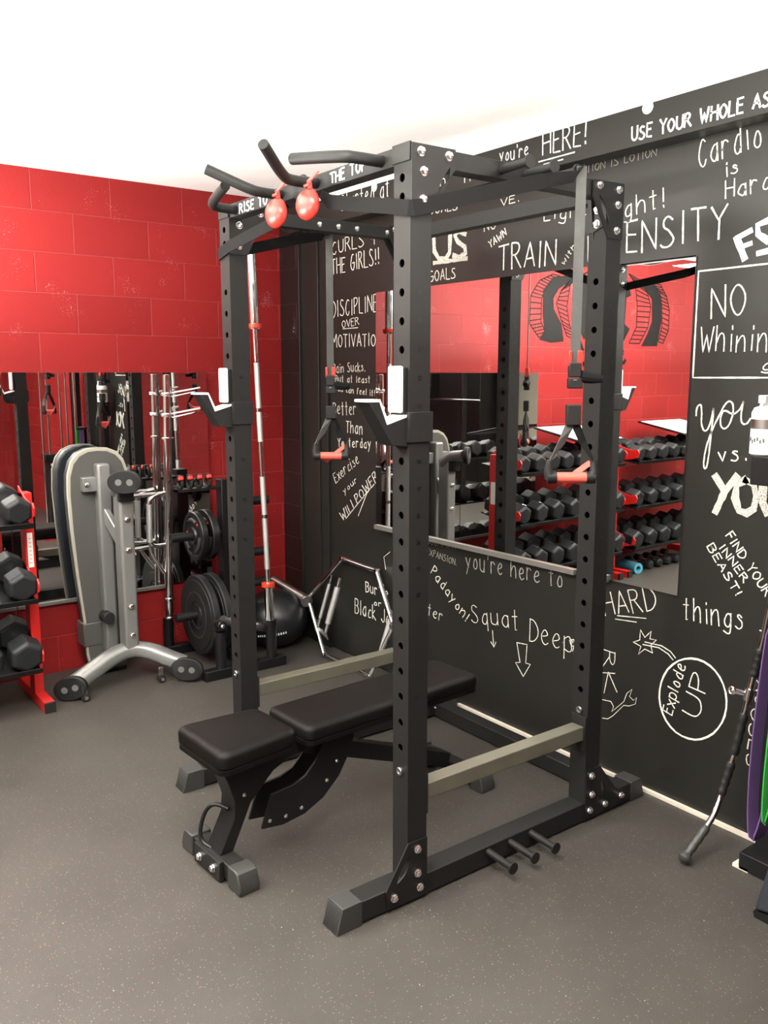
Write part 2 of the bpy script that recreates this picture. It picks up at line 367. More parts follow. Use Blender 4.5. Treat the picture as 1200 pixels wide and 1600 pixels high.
def ribbon(mb, pts, w, y):
    pts = [Vector(p) for p in pts]; n = len(pts); base = len(mb.v)
    for i, p in enumerate(pts):
        d = (pts[min(i+1, n-1)]-pts[max(i-1, 0)])
        if d.length < 1e-7: d = Vector((1, 0))
        d.normalize(); nn = Vector((-d.y, d.x)); ww = w*random.uniform(.75, 1.15)/2
        a, b = p+nn*ww, p-nn*ww
        if i == 0: a -= d*w*.3; b -= d*w*.3
        if i == n-1: a += d*w*.3; b += d*w*.3
        mb.v += [Vector((a.x, y, a.y)), Vector((b.x, y, b.y)), Vector((a.x, y+.0012, a.y)), Vector((b.x, y+.0012, b.y))]
    for i in range(n-1):
        k = base+4*i
        mb.f += [(k, k+1, k+5, k+4), (k, k+4, k+6, k+2), (k+1, k+3, k+7, k+5)]
def dense(pts, step):
    out = [Vector(pts[0])]
    for a, b in zip(pts[:-1], pts[1:]):
        a, b = Vector(a), Vector(b); k = max(1, int((b-a).length/step))
        out += [a+(b-a)*(i+1)/k for i in range(k)]
    return out
def write(s, x0, z0, x1, z1, h, w, y, parent, m, name='chalk_writing'):
    mb = MB(); tot = sum(G[c][0]+2.2 for c in s)-2.2
    d = Vector((x1-x0, z1-z0)); L = d.length; d.normalize(); up2 = Vector((-d.y, d.x)); k = L/tot; cx = 0
    for c in s:
        jy = random.uniform(-.04, .04)*h; js = random.uniform(.94, 1.06)
        for st in G[c][1]:
            sm = st[0] == '~'; pp = [(int(q[0]), YC[q[1]]) for q in st.lstrip('~').split()]
            pp = [(a+random.uniform(-.25, .25), b+random.uniform(-.25, .25)) for a, b in pp] if pp[0] != pp[-1] else pp
            pts = [Vector((x0, z0))+d*(cx+a)*k+up2*(b/9*h*js+jy) for a, b in pp]
            if sm: pts = chaikin(pts, 3)
            ribbon(mb, dense(pts, .012), w*.00108, y)
        cx += G[c][0]+2.2
    o = obj(name, mb, m, parent, smooth=False)
    return o

BEAM_TEXT = [('Started at T', -2.002, 2.46, -1.498, 2.476, 0.083, 4), ('on', -1.25, 2.456, -1.161, 2.455, 0.044, 4), ('TI', -1.053, 2.44, -0.996, 2.441, 0.037, 4), ("you're", -0.82, 2.484, -0.656, 2.483, 0.05, 4), ('HERE!', -0.579, 2.466, -0.358, 2.467, 0.081, 5), ('USE YOUR WHOLE AS', -0.153, 2.433, 0.363, 2.435, 0.043, 6)]
BEAM_LINES = [([(-0.599, 2.446), (-0.415, 2.447)], 5), ([(-0.571, 2.431), (-0.472, 2.432)], 5)]
BOARD_TEXT = [('OTION IS LOTION', -0.458, 2.387, -0.111, 2.39, 0.028, 2), ('Cardio', 0.065, 2.317, 0.295, 2.342, 0.091, 4), ('is', 0.169, 2.269, 0.216, 2.272, 0.045, 4), ('Hardi', 0.174, 2.197, 0.357, 2.208, 0.057, 4), ('Light', -0.647, 2.238, -0.412, 2.23, 0.065, 4), ('Light!', -0.323, 2.187, -0.062, 2.209, 0.065, 4), ('TRAIN', -0.903, 2.06, -0.577, 2.061, 0.1, 6), ('with', -0.528, 2.051, -0.471, 2.117, 0.022, 3), ('I', -0.413, 2.047, -0.397, 2.048, 0.092, 4), ('TENSITY', -0.305, 2.062, 0.185, 2.074, 0.108, 6), ('NO', 0.148, 1.808, 0.273, 1.817, 0.103, 5), ('Whinin', 0.11, 1.694, 0.361, 1.693, 0.083, 4), ('g', 0.343, 1.631, 0.379, 1.631, 0.033, 4), ('vs.', 0.211, 1.315, 0.315, 1.332, 0.053, 5), ('FIND YOUR', 0.253, 1.059, 0.412, 0.876, 0.032, 4), ('INNER', 0.231, 1.014, 0.331, 0.909, 0.027, 4), ('BEAST!', 0.184, 1.009, 0.306, 0.854, 0.03, 4), ('HARD', -0.252, 0.657, -0.007, 0.738, 0.09, 4), ('things', 0.105, 0.724, 0.343, 0.741, 0.082, 4), ('R', -0.257, 0.513, -0.254, 0.447, 0.059, 3), ('K', -0.253, 0.42, -0.242, 0.347, 0.065, 3), ('Explode', 0.079, 0.343, 0.126, 0.553, 0.046, 4), ('UP', 0.192, 0.363, 0.223, 0.532, 0.069, 4), ('NO EXC', 0.403, 0.755, 0.403, 0.492, 0.036, 4), ('USES', 0.39, 0.476, 0.386, 0.262, 0.046, 4), ("you're here to", -1.088, 0.699, -0.478, 0.728, 0.081, 4), ('Squat', -1.042, 0.444, -0.724, 0.483, 0.088, 3), ('Deep', -0.66, 0.452, -0.42, 0.456, 0.1, 3), ('ER', -0.433, 0.509, -0.414, 0.464, 0.022, 3), ('SCOMFORT', -1.383, 0.771, -1.155, 0.782, 0.033, 2), ('EXPANSION.', -1.382, 0.718, -1.153, 0.7, 0.033, 2), ('Padayon!', -1.351, 0.628, -1.082, 0.434, 0.053, 4), ('ter', -1.373, 0.406, -1.253, 0.394, 0.06, 3), ('Bur', -1.913, 0.412, -1.804, 0.417, 0.059, 4), ('Pe', -1.792, 0.463, -1.711, 0.419, 0.043, 4), ('or', -1.84, 0.354, -1.763, 0.361, 0.029, 4), ('Black Jack', -2.021, 0.27, -1.602, 0.273, 0.083, 4), ('CURLS 4', -2.227, 2.27, -1.812, 2.284, 0.068, 4), ('THE GIRLS!!', -2.229, 2.16, -1.784, 2.179, 0.083, 4), ('DISCIPLINE', -2.233, 1.931, -1.801, 1.941, 0.084, 4), ('OVER', -2.131, 1.87, -1.97, 1.88, 0.038, 3), ('MOTIVATION', -2.236, 1.765, -1.768, 1.763, 0.067, 4), ('Pain Sucks.', -2.225, 1.622, -1.912, 1.632, 0.05, 3), ('But at least', -2.206, 1.572, -1.866, 1.571, 0.036, 3), ('you can feel it!', -2.207, 1.522, -1.825, 1.501, 0.032, 3), ('Better', -2.229, 1.388, -1.999, 1.396, 0.072, 4), ('Than', -2.1, 1.296, -1.939, 1.291, 0.064, 4), ('Yesterday', -2.185, 1.208, -1.861, 1.223, 0.051, 4), ('Exercise', -2.209, 0.996, -1.97, 1.137, 0.059, 3), ('your', -2.124, 0.942, -1.99, 1.029, 0.033, 3), ('WILLPOWER', -2.139, 0.781, -1.791, 1.062, 0.056, 4), ('IF I DIE', -1.745, 1.697, -1.74, 1.526, 0.02, 2), ('GOALS', -1.384, 2.369, -1.182, 2.358, 0.035, 4), ('GOALS', -1.38, 2.056, -1.189, 2.057, 0.048, 4), ('VE.', -0.899, 2.333, -0.788, 2.337, 0.029, 4), ('NO', -1.001, 2.239, -0.928, 2.246, 0.038, 4), ('YAWN', -0.962, 2.164, -0.86, 2.206, 0.032, 4)]
BOARD_LINES = [([(0.087, 1.97), (0.34, 1.971)], 5), ([(0.087, 1.97), (0.088, 1.605), (0.367, 1.606)], 5), ([(-0.192, 0.671), (-0.057, 0.691)], 3), ([(-0.201, 0.655), (-0.1, 0.666)], 3), ([(-2.124, 1.863), (-1.976, 1.864)], 3), ([(-2.106, 0.804), (-1.856, 1.014), (-1.904, 0.967), (-1.985, 0.835)], 4), ([(-1.347, 2.139), (-1.112, 2.136)], 16), ([(-0.468, 0.489), (-0.468, 0.489)], 3), ([(-0.738, 0.42), (-0.675, 0.427), (-0.68, 0.34), (-0.652, 0.341), (-0.693, 0.273), (-0.743, 0.325), (-0.715, 0.333), (-0.738, 0.42)], 3), ([(-0.896, 0.438), (-0.886, 0.363)], 3), ([(-0.907, 0.38), (-0.885, 0.36), (-0.873, 0.388)], 3), ([(-1.688, 0.68), (-1.745, 0.642), (-1.728, 0.575)], 2), ([(-0.247, 0.304), (-0.205, 0.309), (-0.191, 0.292), (-0.199, 0.267), (-0.142, 0.329), (-0.129, 0.368), (-0.106, 0.391), (-0.116, 0.358), (-0.097, 0.348), (-0.083, 0.364), (-0.087, 0.336), (-0.117, 0.318), (-0.142, 0.313), (-0.192, 0.253), (-0.217, 0.231), (-0.243, 0.226)], 2), ([(-0.11, 0.583), (-0.081, 0.599), (-0.08, 0.64), (-0.058, 0.615), (-0.031, 0.647), (-0.035, 0.615), (-0.006, 0.618), (-0.03, 0.591), (-0.02, 0.563), (-0.056, 0.569), (-0.084, 0.541), (-0.074, 0.575), (-0.11, 0.583)], 3), ([(-0.065, 0.585), (0.007, 0.591), (0.05, 0.577), (0.071, 0.56)], 3), ([(-0.057, 0.597), (0.018, 0.601), (0.058, 0.589), (0.081, 0.57)], 3), ([(0.291, 0.501), (0.297, 0.473), (0.298, 0.444), (0.294, 0.414), (0.285, 0.385), (0.271, 0.358), (0.254, 0.333), (0.232, 0.312), (0.208, 0.295), (0.182, 0.283), (0.154, 0.278), (0.127, 0.278), (0.1, 0.284), (0.076, 0.297), (0.055, 0.315), (0.039, 0.338), (0.027, 0.365), (0.02, 0.395), (0.02, 0.426), (0.025, 0.458), (0.035, 0.488), (0.05, 0.517), (0.07, 0.541), (0.093, 0.562), (0.119, 0.577), (0.145, 0.586), (0.173, 0.59), (0.199, 0.588), (0.224, 0.58), (0.246, 0.567), (0.265, 0.549), (0.28, 0.527), (0.291, 0.501)], 6), ([(0.11, 1.472), (0.11, 1.473), (0.11, 1.476), (0.11, 1.48), (0.11, 1.485), (0.11, 1.49), (0.111, 1.495), (0.112, 1.499), (0.113, 1.503), (0.115, 1.506), (0.118, 1.509), (0.12, 1.51), (0.123, 1.511), (0.126, 1.51), (0.128, 1.506), (0.129, 1.501), (0.13, 1.494), (0.131, 1.486), (0.132, 1.478), (0.132, 1.47), (0.132, 1.462), (0.132, 1.454), (0.133, 1.447), (0.134, 1.441), (0.136, 1.435), (0.138, 1.431), (0.14, 1.427), (0.143, 1.423), (0.146, 1.421), (0.149, 1.42), (0.152, 1.421), (0.155, 1.423), (0.158, 1.426), (0.161, 1.431), (0.164, 1.438), (0.167, 1.447), (0.17, 1.457), (0.172, 1.468), (0.174, 1.478), (0.175, 1.487), (0.176, 1.497), (0.176, 1.501), (0.176, 1.5), (0.177, 1.493), (0.177, 1.481), (0.177, 1.468), (0.176, 1.455), (0.175, 1.441), (0.174, 1.427), (0.173, 1.413), (0.173, 1.399), (0.172, 1.385), (0.171, 1.371), (0.17, 1.358), (0.17, 1.344), (0.168, 1.331), (0.167, 1.318), (0.166, 1.308), (0.164, 1.299), (0.163, 1.293), (0.161, 1.29), (0.159, 1.288), (0.157, 1.288), (0.155, 1.289), (0.153, 1.293), (0.152, 1.298), (0.151, 1.304), (0.151, 1.313), (0.152, 1.323), (0.152, 1.333), (0.154, 1.344), (0.156, 1.355), (0.158, 1.366), (0.161, 1.378), (0.165, 1.39), (0.169, 1.403), (0.173, 1.415), (0.178, 1.428), (0.183, 1.44), (0.188, 1.452), (0.194, 1.463), (0.199, 1.474), (0.203, 1.483), (0.208, 1.492), (0.212, 1.501), (0.216, 1.508), (0.22, 1.514), (0.224, 1.519), (0.228, 1.523), (0.233, 1.525), (0.237, 1.526), (0.241, 1.524), (0.245, 1.521), (0.248, 1.517), (0.25, 1.511), (0.251, 1.504), (0.252, 1.495), (0.251, 1.486), (0.25, 1.476), (0.247, 1.466), (0.244, 1.456), (0.24, 1.447), (0.236, 1.441), (0.231, 1.436), (0.227, 1.433), (0.223, 1.432), (0.219, 1.432), (0.215, 1.434), (0.211, 1.438), (0.208, 1.443), (0.207, 1.45), (0.206, 1.458), (0.206, 1.467), (0.207, 1.474), (0.209, 1.481), (0.211, 1.486), (0.214, 1.491), (0.219, 1.493), (0.224, 1.493), (0.231, 1.491), (0.238, 1.487), (0.246, 1.484), (0.252, 1.484), (0.259, 1.485), (0.264, 1.489), (0.269, 1.493), (0.274, 1.498), (0.278, 1.504), (0.281, 1.51), (0.283, 1.516), (0.285, 1.521), (0.287, 1.524), (0.288, 1.527), (0.288, 1.526), (0.287, 1.523), (0.286, 1.517), (0.284, 1.507), (0.283, 1.498), (0.282, 1.49), (0.282, 1.481), (0.282, 1.473), (0.283, 1.467), (0.284, 1.461), (0.286, 1.456), (0.289, 1.453), (0.292, 1.451), (0.295, 1.45), (0.299, 1.451), (0.302, 1.452), (0.306, 1.454), (0.308, 1.457), (0.311, 1.461), (0.313, 1.465), (0.315, 1.468), (0.316, 1.47), (0.316, 1.471)], 5), ([(-1.349, 2.274), (-1.343, 2.194), (-1.31, 2.156), (-1.259, 2.148), (-1.232, 2.174), (-1.229, 2.268)], 22), ([(-1.123, 2.243), (-1.167, 2.26), (-1.197, 2.247), (-1.175, 2.216), (-1.126, 2.188), (-1.121, 2.159), (-1.164, 2.147), (-1.205, 2.159)], 20), ([(0.199, 1.265), (0.239, 1.215)], 24), ([(0.281, 1.272), (0.239, 1.215), (0.208, 1.139)], 24), ([(0.313, 1.262), (0.283, 1.242), (0.279, 1.197), (0.297, 1.155), (0.325, 1.149), (0.35, 1.168), (0.356, 1.212), (0.344, 1.25), (0.313, 1.262)], 24), ([(0.377, 1.269), (0.38, 1.193), (0.4, 1.159)], 24), ([(0.225, 2.065), (0.258, 1.995)], 20), ([(0.225, 2.065), (0.274, 2.083)], 18), ([(0.241, 2.034), (0.277, 2.042)], 15), ([(0.33, 2.106), (0.296, 2.097), (0.3, 2.068), (0.335, 2.044)], 20), ([(0.337, 2.011), (0.304, 2.007)], 16)]
BAR_TEXT = [('RISE TO', -0.997, 2.19, -0.794, 2.193, 0.031, 5), ('THE TOP', -0.398, 2.192, -0.213, 2.2, 0.03, 5)]

Yb = YW-.0016
DIM = ('OTION IS LOTION',)
FADE = ("you're here to", 'SCOMFORT', 'EXPANSION.', 'R', 'K', 'IF I DIE')
for a in BOARD_TEXT:
    m = M['chalkdim'] if a[0] in DIM or a[0] in FADE and a[0] not in ('R', 'K') else M['chalk']
    write(*a, Yb, wall_back, m)
for i, (pts, w) in enumerate(BOARD_LINES):
    mb = MB(); ribbon(mb, dense(pts, .02), w*.00115, Yb-.0003*(i % 5))
    obj('chalk_drawing', mb, M['marker'] if w > 7 and pts[0][0] > .15 and pts[0][1] > 1.9 else M['chalkfill'] if w > 7 else M['chalk'], wall_back, smooth=False)
for a in BEAM_TEXT: write(*a, 1.12-.0016, beam, M['marker'])
for pts, w in BEAM_LINES:
    mb = MB(); ribbon(mb, dense(pts, .02), w*.001, 1.12-.0016); obj('chalk_drawing', mb, M['marker'], beam, smooth=False)

# ---------------------------------------------------------------- mirrors
def mirror_panel(name, label, box, trimboxes, cat='mirror'):
    t = thing(name, label, cat)
    obj('glass', MB().box(*box), M['mirror'], t, smooth=False)
    for b in trimboxes: obj('bottom_channel', MB().box(*b), M['trimmetal'], t)
    rebase(t, ((box[0]+box[1])/2, (box[2]+box[3])/2, box[4]))
    return t
# the glass hangs a touch out of parallel with each wall, held off at one end by its mounting strips
def tilt(t, pivot, rz):
    p = Vector(pivot); t.location = Matrix.Rotation(rz, 3, 'Z') @ (t.location-p)+p; t.rotation_euler.z = rz
PV = (.078, YW-.004, 0)
for t in (mirror_panel('wall_mirror', 'wide mirror on the chalkboard wall with a thick metal channel under it', (-1.762, -.36, YW-.008, YW-.002, .815, 2.03), [(-1.762, -.40, YW-.022, YW-.002, .80, .822)]),
          mirror_panel('wall_mirror', 'narrower mirror on the chalkboard wall beside the NO WHINING box', (-.358, .078, YW-.008, YW-.002, .81, 2.025), [(-.275, -.235, YW-.022, YW-.002, .80, .828)])):
    tilt(t, PV, .018)
PV = (XR, -1.27, 0)
for t in (mirror_panel('wall_mirror', 'mirror on the red block wall behind the upright grey bench', (XR+.002, XR+.008, -.43, .686, .405, 1.625), [(XR+.002, XR+.02, -.43, .38, .388, .405)]),
          mirror_panel('wall_mirror', 'mirror on the red block wall behind the red dumbbell rack', (XR+.002, XR+.008, -1.27, -.436, .405, 1.625), [(XR+.002, XR+.02, -1.27, -.436, .388, .405)])):
    tilt(t, PV, -.009)

# ---------------------------------------------------------------- painted gym emblem on the red wall above the dumbbells
LX = XR+.0015
def ey(y): return y*1.055-.099
def poly(pts, name='painted_emblem', m='muralblk'):
    pts = [(ey(y), z) for y, z in pts]
    o = obj(name, MB().prism(pts, 'x', XR+.0003, LX), M[m], wall_left, smooth=False); return o
poly([(-1.254, 2.371), (-1.407, 2.391), (-1.497, 2.377), (-1.316, 2.278), (-1.261, 2.203), (-1.273, 2.121), (-1.366, 2.011), (-1.396, 1.874), (-1.248, 1.86), (-1.117, 1.882), (-1.171, 1.956), (-1.145, 2.076), (-1.144, 2.259)])
poly([(-2.348, 2.39), (-2.524, 2.4), (-2.641, 2.299), (-2.66, 2.082), (-2.614, 1.862), (-2.39, 1.857), (-2.47, 1.968), (-2.524, 2.078), (-2.508, 2.266)])
ln = MB()
def lrib(pts, w):
    for a, b in zip(pts[:-1], pts[1:]):
        a, b = Vector((LX-.0006, ey(a[0]), a[1])), Vector((LX-.0006, ey(b[0]), b[1])); ln.bar(a, b, w, .0012, hint=(1, 0, 0))
def lerp(a, b, t): return (a[0]+(b[0]-a[0])*t, a[1]+(b[1]-a[1])*t)
def rungs(A, B, n, w=.010):
    def at(P, t):
        t *= len(P)-1; i = min(int(t), len(P)-2); return lerp(P[i], P[i+1], t-i)
    for k in range(n+1): lrib([at(A, k/n), at(B, k/n)], w)
    lrib(A, w); lrib(B, w)
rungs([(-1.25, 2.39), (-1.10, 2.33), (-1.01, 2.21), (-1.006, 2.0), (-1.11, 1.90)], [(-1.33, 2.38), (-1.20, 2.30), (-1.13, 2.20), (-1.13, 2.02), (-1.2, 1.92)], 18)
rungs([(-1.56, 2.42), (-1.45, 2.32), (-1.42, 2.15), (-1.46, 2.0), (-1.57, 1.88)], [(-1.45, 2.36), (-1.35, 2.27), (-1.30, 2.17), (-1.36, 2.04), (-1.43, 1.92)], 16)
rungs([(-2.62, 2.40), (-2.72, 2.30), (-2.77, 2.18), (-2.769, 2.0), (-2.70, 1.89)], [(-2.52, 2.40), (-2.62, 2.33), (-2.66, 2.2), (-2.67, 2.03), (-2.63, 1.9)], 16)
rungs([(-2.18, 2.46), (-2.27, 2.38), (-2.31, 2.2), (-2.31, 2.02), (-2.22, 1.88)], [(-2.32, 2.42), (-2.44, 2.32), (-2.50, 2.2), (-2.47, 2.02), (-2.36, 1.88)], 16)
lrib([(-1.58, 2.40), (-1.66, 2.44), (-2.10, 2.46)], .014)
obj('painted_emblem', ln, M['muralblk'], wall_left, smooth=False)
for P in ([(-1.52, 2.33), (-1.63, 2.40), (-1.72, 2.38), (-1.66, 2.2), (-1.70, 2.12), (-1.66, 2.03), (-1.74, 1.90), (-1.63, 1.90), (-1.53, 2.05)],
          [(-1.76, 2.40), (-1.86, 2.41), (-1.90, 2.25), (-1.83, 2.14), (-1.90, 2.03), (-1.84, 1.90), (-1.78, 1.90), (-1.80, 2.05), (-1.74, 2.14), (-1.80, 2.26)],
          [(-1.93, 2.42), (-2.02, 2.42), (-2.05, 2.2), (-2.04, 2.0), (-1.99, 1.88), (-1.91, 1.88), (-1.96, 2.14)],
          [(-2.07, 2.42), (-2.17, 2.40), (-2.22, 2.28), (-2.16, 2.26), (-2.15, 2.04), (-2.22, 2.0), (-2.15, 1.90), (-2.06, 1.90), (-2.09, 2.15)]): poly(P)
for P in ([(-1.99, 2.40), (-2.10, 2.41), (-2.13, 2.25), (-2.08, 2.16), (-2.13, 2.05), (-2.10, 1.90), (-2.0, 1.90)], ): poly(P)
sc = MB(); ln2 = ln; ln = sc
for k in range(8):
    y = -1.50-k*.085
    lrib([(y, 1.86+.03*math.sin(k)), (y-.05, 1.80), (y-.01, 1.74), (y-.06, 1.70+.03*math.cos(k*2)), (y-.09, 1.74)], .030)
obj('painted_lettering', sc, M['muralblk'], wall_left, smooth=False)

# ---------------------------------------------------------------- power rack
s_, DY, WX, RT = .074, .817, 1.081, 2.232
rack = thing('power_rack', 'black four-post power rack with RISE TO THE TOP written on its pull-up beam', 'power rack')
def panel(mb, x0, x1, y, z0, z1, zs, r, depth):
    xc = (x0+x1)/2; c = .0235; z = z0
    def rect(a, b):
        if b-a > 1e-5: mb.add([(x0, y, a), (x1, y, a), (x1, y, b), (x0, y, b)], [(0, 1, 2, 3)])
    hw = (x1-x0)/2
    for h in sorted(zs):
        rect(z, h-c); z = h+c
        sq, ci, ci2 = [], [], []
        for j in range(24):
            t = 2*pi*j/24; u, v = math.cos(t), math.sin(t); k = 1/max(abs(u), abs(v))
            sq.append((xc+u*k*hw, y, h+v*k*c)); ci.append((xc+u*r, y, h+v*r)); ci2.append((xc+u*r, y+depth, h+v*r))
        mb.add(sq+ci+ci2, [(j, (j+1) % 24, 24+(j+1) % 24, 24+j) for j in range(24)]+[(24+j, 24+(j+1) % 24, 48+(j+1) % 24, 48+j) for j in range(24)])
    rect(z, z1)
ZH = [.50, .58]+[.662+.0787*k for k in range(16)]+[1.921, 2.02]
def upright(x0, y0, top, name='upright'):
    mb = MB(); x1, y1 = x0+s_, y0+s_; z0 = .075
    hs = [z for z in ZH if z < 1.95]+[2.097, 2.147]
    panel(mb, x0, x1, y0, z0, top, hs, .0115, .004); panel(mb, x0, x1, y1, z0, top, hs, .0115, -.004)
    mb.add([(x0, y0, z0), (x0, y1, z0), (x0, y1, top), (x0, y0, top)], [(0, 1, 2, 3)])
    mb.add([(x1, y0, z0), (x1, y1, z0), (x1, y1, top), (x1, y0, top)], [(0, 1, 2, 3)])
    mb.add([(x0, y0, top), (x1, y0, top), (x1, y1, top), (x0, y1, top)], [(0, 1, 2, 3)])
    return obj(name, mb, M['rack'], rack, smooth=False)
ups = {}
for k, (x, y) in {'A': (-s_, 0), 'B': (-s_, DY), 'C': (-WX-s_, 0), 'D': (-WX-s_, DY)}.items():
    ups[k] = upright(x, y, RT-.004)
# stamped hole numbers on the side faces: a pressed pattern, one mesh per post
for nm, x, y in (('A', .0006, s_/2), ('B', .0006, DY+s_/2), ('C', -WX+.0006, s_/2), ('D', -WX+.0006, DY+s_/2)):
    for z in [.662+.0787*k for k in range(16)]:
        e = MB().add([(x, y+a, z+b) for a, b in ((-.007, -.005), (.007, -.005), (.007, -.002), (-.003, -.001), (-.003, .002), (.007, .003), (.007, .006), (-.007, .006))], [(0, 1, 2, 3, 4, 5, 6, 7)])
        o = obj('stamped_number', e, M['blk'], ups[nm], smooth=False)

# floor rails with rubber end caps
def floor_rail(x0, x1):
    r = obj('floor_rail', MB().box(x0, x1, -.175, 1.10, .008, .075), M['rack'], rack, bevel=.003)
    for sgn, ye, yi in ((-1, -.262, -.172), (1, 1.165, 1.085)):
        mb = MB(); a, b = (ye, yi) if sgn < 0 else (yi, ye)
        y_out, y_in = ye, yi
        mb.prism([(y_out, 0), (y_in, 0), (y_in, .079), (y_out-sgn*.022, .079)], 'x', x0-.003, x1+.003)
        for k in range(9):
            xx = x0+.002+(x1-x0-.004)*(k+.5)/9
            mb.bar((xx, y_out, .004), (xx, y_out-sgn*.021, .074), .0035, .004)
        obj('foot_cap', mb, M['rubcap'], rack, bevel=.0015)
floor_rail(-s_, 0); floor_rail(-WX-s_, -WX)
obj('rear_floor_rail', MB().box(-WX, -s_, 1.012, 1.078, .008, .072), M['rack'], rack, bevel=.003)
# beams at the top
fb = obj('pull_up_beam', MB().box(-WX, -s_, .004, .056, 2.184, 2.233), M['rack'], rack, bevel=.002)
obj('rear_top_beam', MB().box(-WX, -s_, DY+.002, DY+.052, 2.176, 2.228), M['rack'], rack, bevel=.002)
obj('side_top_beam', MB().box(-.060, -.006, s_, DY, 2.182, 2.233), M['rack'], rack, bevel=.002)
lb = obj('side_top_beam', MB().box(-WX-.052, -WX-.004, s_, DY, 2.178, 2.226), M['rack'], rack, bevel=.002)
for a in BAR_TEXT: write(*a, .004-.0016, fb, M['marker'])
# sleeve wraps on beam ends and the middle collar
for x0, x1 in ((-s_-.004, 0), (-WX-s_, -WX+.004)):
    obj('beam_sleeve', MB().box(x0, x1, -.004, .004, 2.187, 2.236), M['rack'], fb, bevel=.001)
obj('centre_collar', MB().box(-.575, -.545, -.002, .060, 2.18, 2.240), M['rack'], fb, bevel=.002)
obj('centre_bracket', MB().prism([(-.60, 2.175), (-.52, 2.175), (-.53, 2.232), (-.55, 2.246), (-.585, 2.24)], 'y', -.004, .008), M['rack'], fb, bevel=.001)

bolt_proto = None
def bolt(x, y, z, d, parent, r=.011, base=None):
    """hex bolt with domed head on a washer; d is the direction it faces"""
    global bolt_proto
    if bolt_proto is None:
        mb = MB(); mb.tube2([Vector((0, 0, 0)), Vector((0, 0, .002))], [.0135, .0135], Vector((0, 0, 1)), 18)
        mb.tube2([Vector((0, 0, .002)), Vector((0, 0, .008)), Vector((0, 0, .0105)), Vector((0, 0, .0118))], [.0112, .0112, .0088, .004], Vector((0, 0, 1)), 6)
        bolt_proto = obj('bolt', mb, M['bolt'], parent, sharp=25); b = bolt_proto
    else:
        b = bolt_proto.copy(); COL.objects.link(b); b.parent = parent
    b.location = (x, y, z); b.rotation_mode = 'QUATERNION'; b.rotation_quaternion = Vector((0, 0, 1)).rotation_difference(Vector(d))
    k = r/.0112; b.scale = (k, k, k)
    return b

def slot_plate(pts, slot, x0, x1, name, m='plate_blk'):
    """gusset plate in the y-z plane with a lens-shaped opening"""
    mb = MB(); n = len(pts)
    # bridge outer polygon to the inner opening with quads sampled by angle
    cx = sum(p[0] for p in slot)/len(slot); cy = sum(p[1] for p in slot)/len(slot); K = 48
    def hit(poly, t):
        d = (math.cos(t), math.sin(t)); best = None
        for i in range(len(poly)):
            a, b = poly[i], poly[(i+1) % len(poly)]; ex, ey = b[0]-a[0], b[1]-a[1]
            den = d[0]*ey-d[1]*ex
            if abs(den) < 1e-12: continue
            u = ((a[0]-cx)*ey-(a[1]-cy)*ex)/den; v = ((a[0]-cx)*d[1]-(a[1]-cy)*d[0])/den
            if u > 0 and -1e-6 <= v <= 1+1e-6 and (best is None or u < best): best = u
        return (cx+d[0]*best, cy+d[1]*best)
    ang = sorted(set([2*pi*k/K-pi for k in range(K)]+[math.atan2(p[1]-cy, p[0]-cx) for p in pts+slot]))
    o = [hit(pts, t) for t in ang]; i_ = [hit(slot, t) for t in ang]; L = len(ang)
    v = [(x, p[0], p[1]) for x in (x0, x1) for p in o]+[(x, p[0], p[1]) for x in (x0, x1) for p in i_]
    f = []
    for j in range(L):
        k = (j+1) % L
        f += [(j, k, 2*L+k, 2*L+j), (L+j, L+k, 3*L+k, 3*L+j), (j, k, L+k, L+j), (2*L+j, 2*L+k, 3*L+k, 3*L+j)]
    mb.add(v, f)
    return obj(name, mb, M[m], rack, smooth=False)
def lens(a, b, w, n=8, bow=0):
    a, b = Vector(a), Vector(b); d = b-a; nn = Vector((-d.y, d.x)).normalized(); out = []
    for i in range(n+1): t = i/n; out.append(tuple(a+d*t+nn*(bow+w)*math.sin(pi*t)))
    for i in range(n-1, 0, -1): t = i/n; out.append(tuple(a+d*t+nn*(bow-w)*math.sin(pi*t)))
    return out
for xo in (0, -WX):
    x0, x1 = xo+.0005, xo+.0055
    tf = slot_plate([(0, 2.057), (.074, 2.057), (.112, 2.13), (.158, 2.183), (.155, 2.234), (0, 2.232)], lens((.088, 2.10), (.136, 2.185), .011, bow=-.004), x0, x1, 'top_gusset')
    tb = slot_plate([(.739, 2.231), (.739, 2.182), (.817, 2.057), (.891, 2.057), (.892, 2.234)], lens((.768, 2.19), (.822, 2.085), .011, bow=.004), x0, x1, 'top_gusset')
    bf = slot_plate([(0, .203), (.074, .203), (.074, .012), (-.08, .012), (-.085, .073)], lens((-.045, .085), (.004, .16), .012, bow=-.004), x0, x1, 'floor_gusset')
    bb = slot_plate([(.817, .205), (.891, .205), (.985, .09), (1.07, .086), (1.07, .016), (.817, .012)], lens((.925, .075), (.900, .15), .009), x0, x1, 'floor_gusset')
    for g, pts in ((tf, [(.031, 2.212), (.130, 2.213), (.041, 2.162), (.039, 2.088)]), (tb, [(.768, 2.215), (.864, 2.212), (.861, 2.164), (.859, 2.083)]),
                   (bf, [(.035, .175), (.036, .095), (.045, .045), (-.055, .045)]), (bb, [(.845, .178), (.850, .105), (.842, .045), (.927, .045), (1.02, .05)])):
        for y, z in pts: bolt(x1, y, z, (1, 0, 0), g)
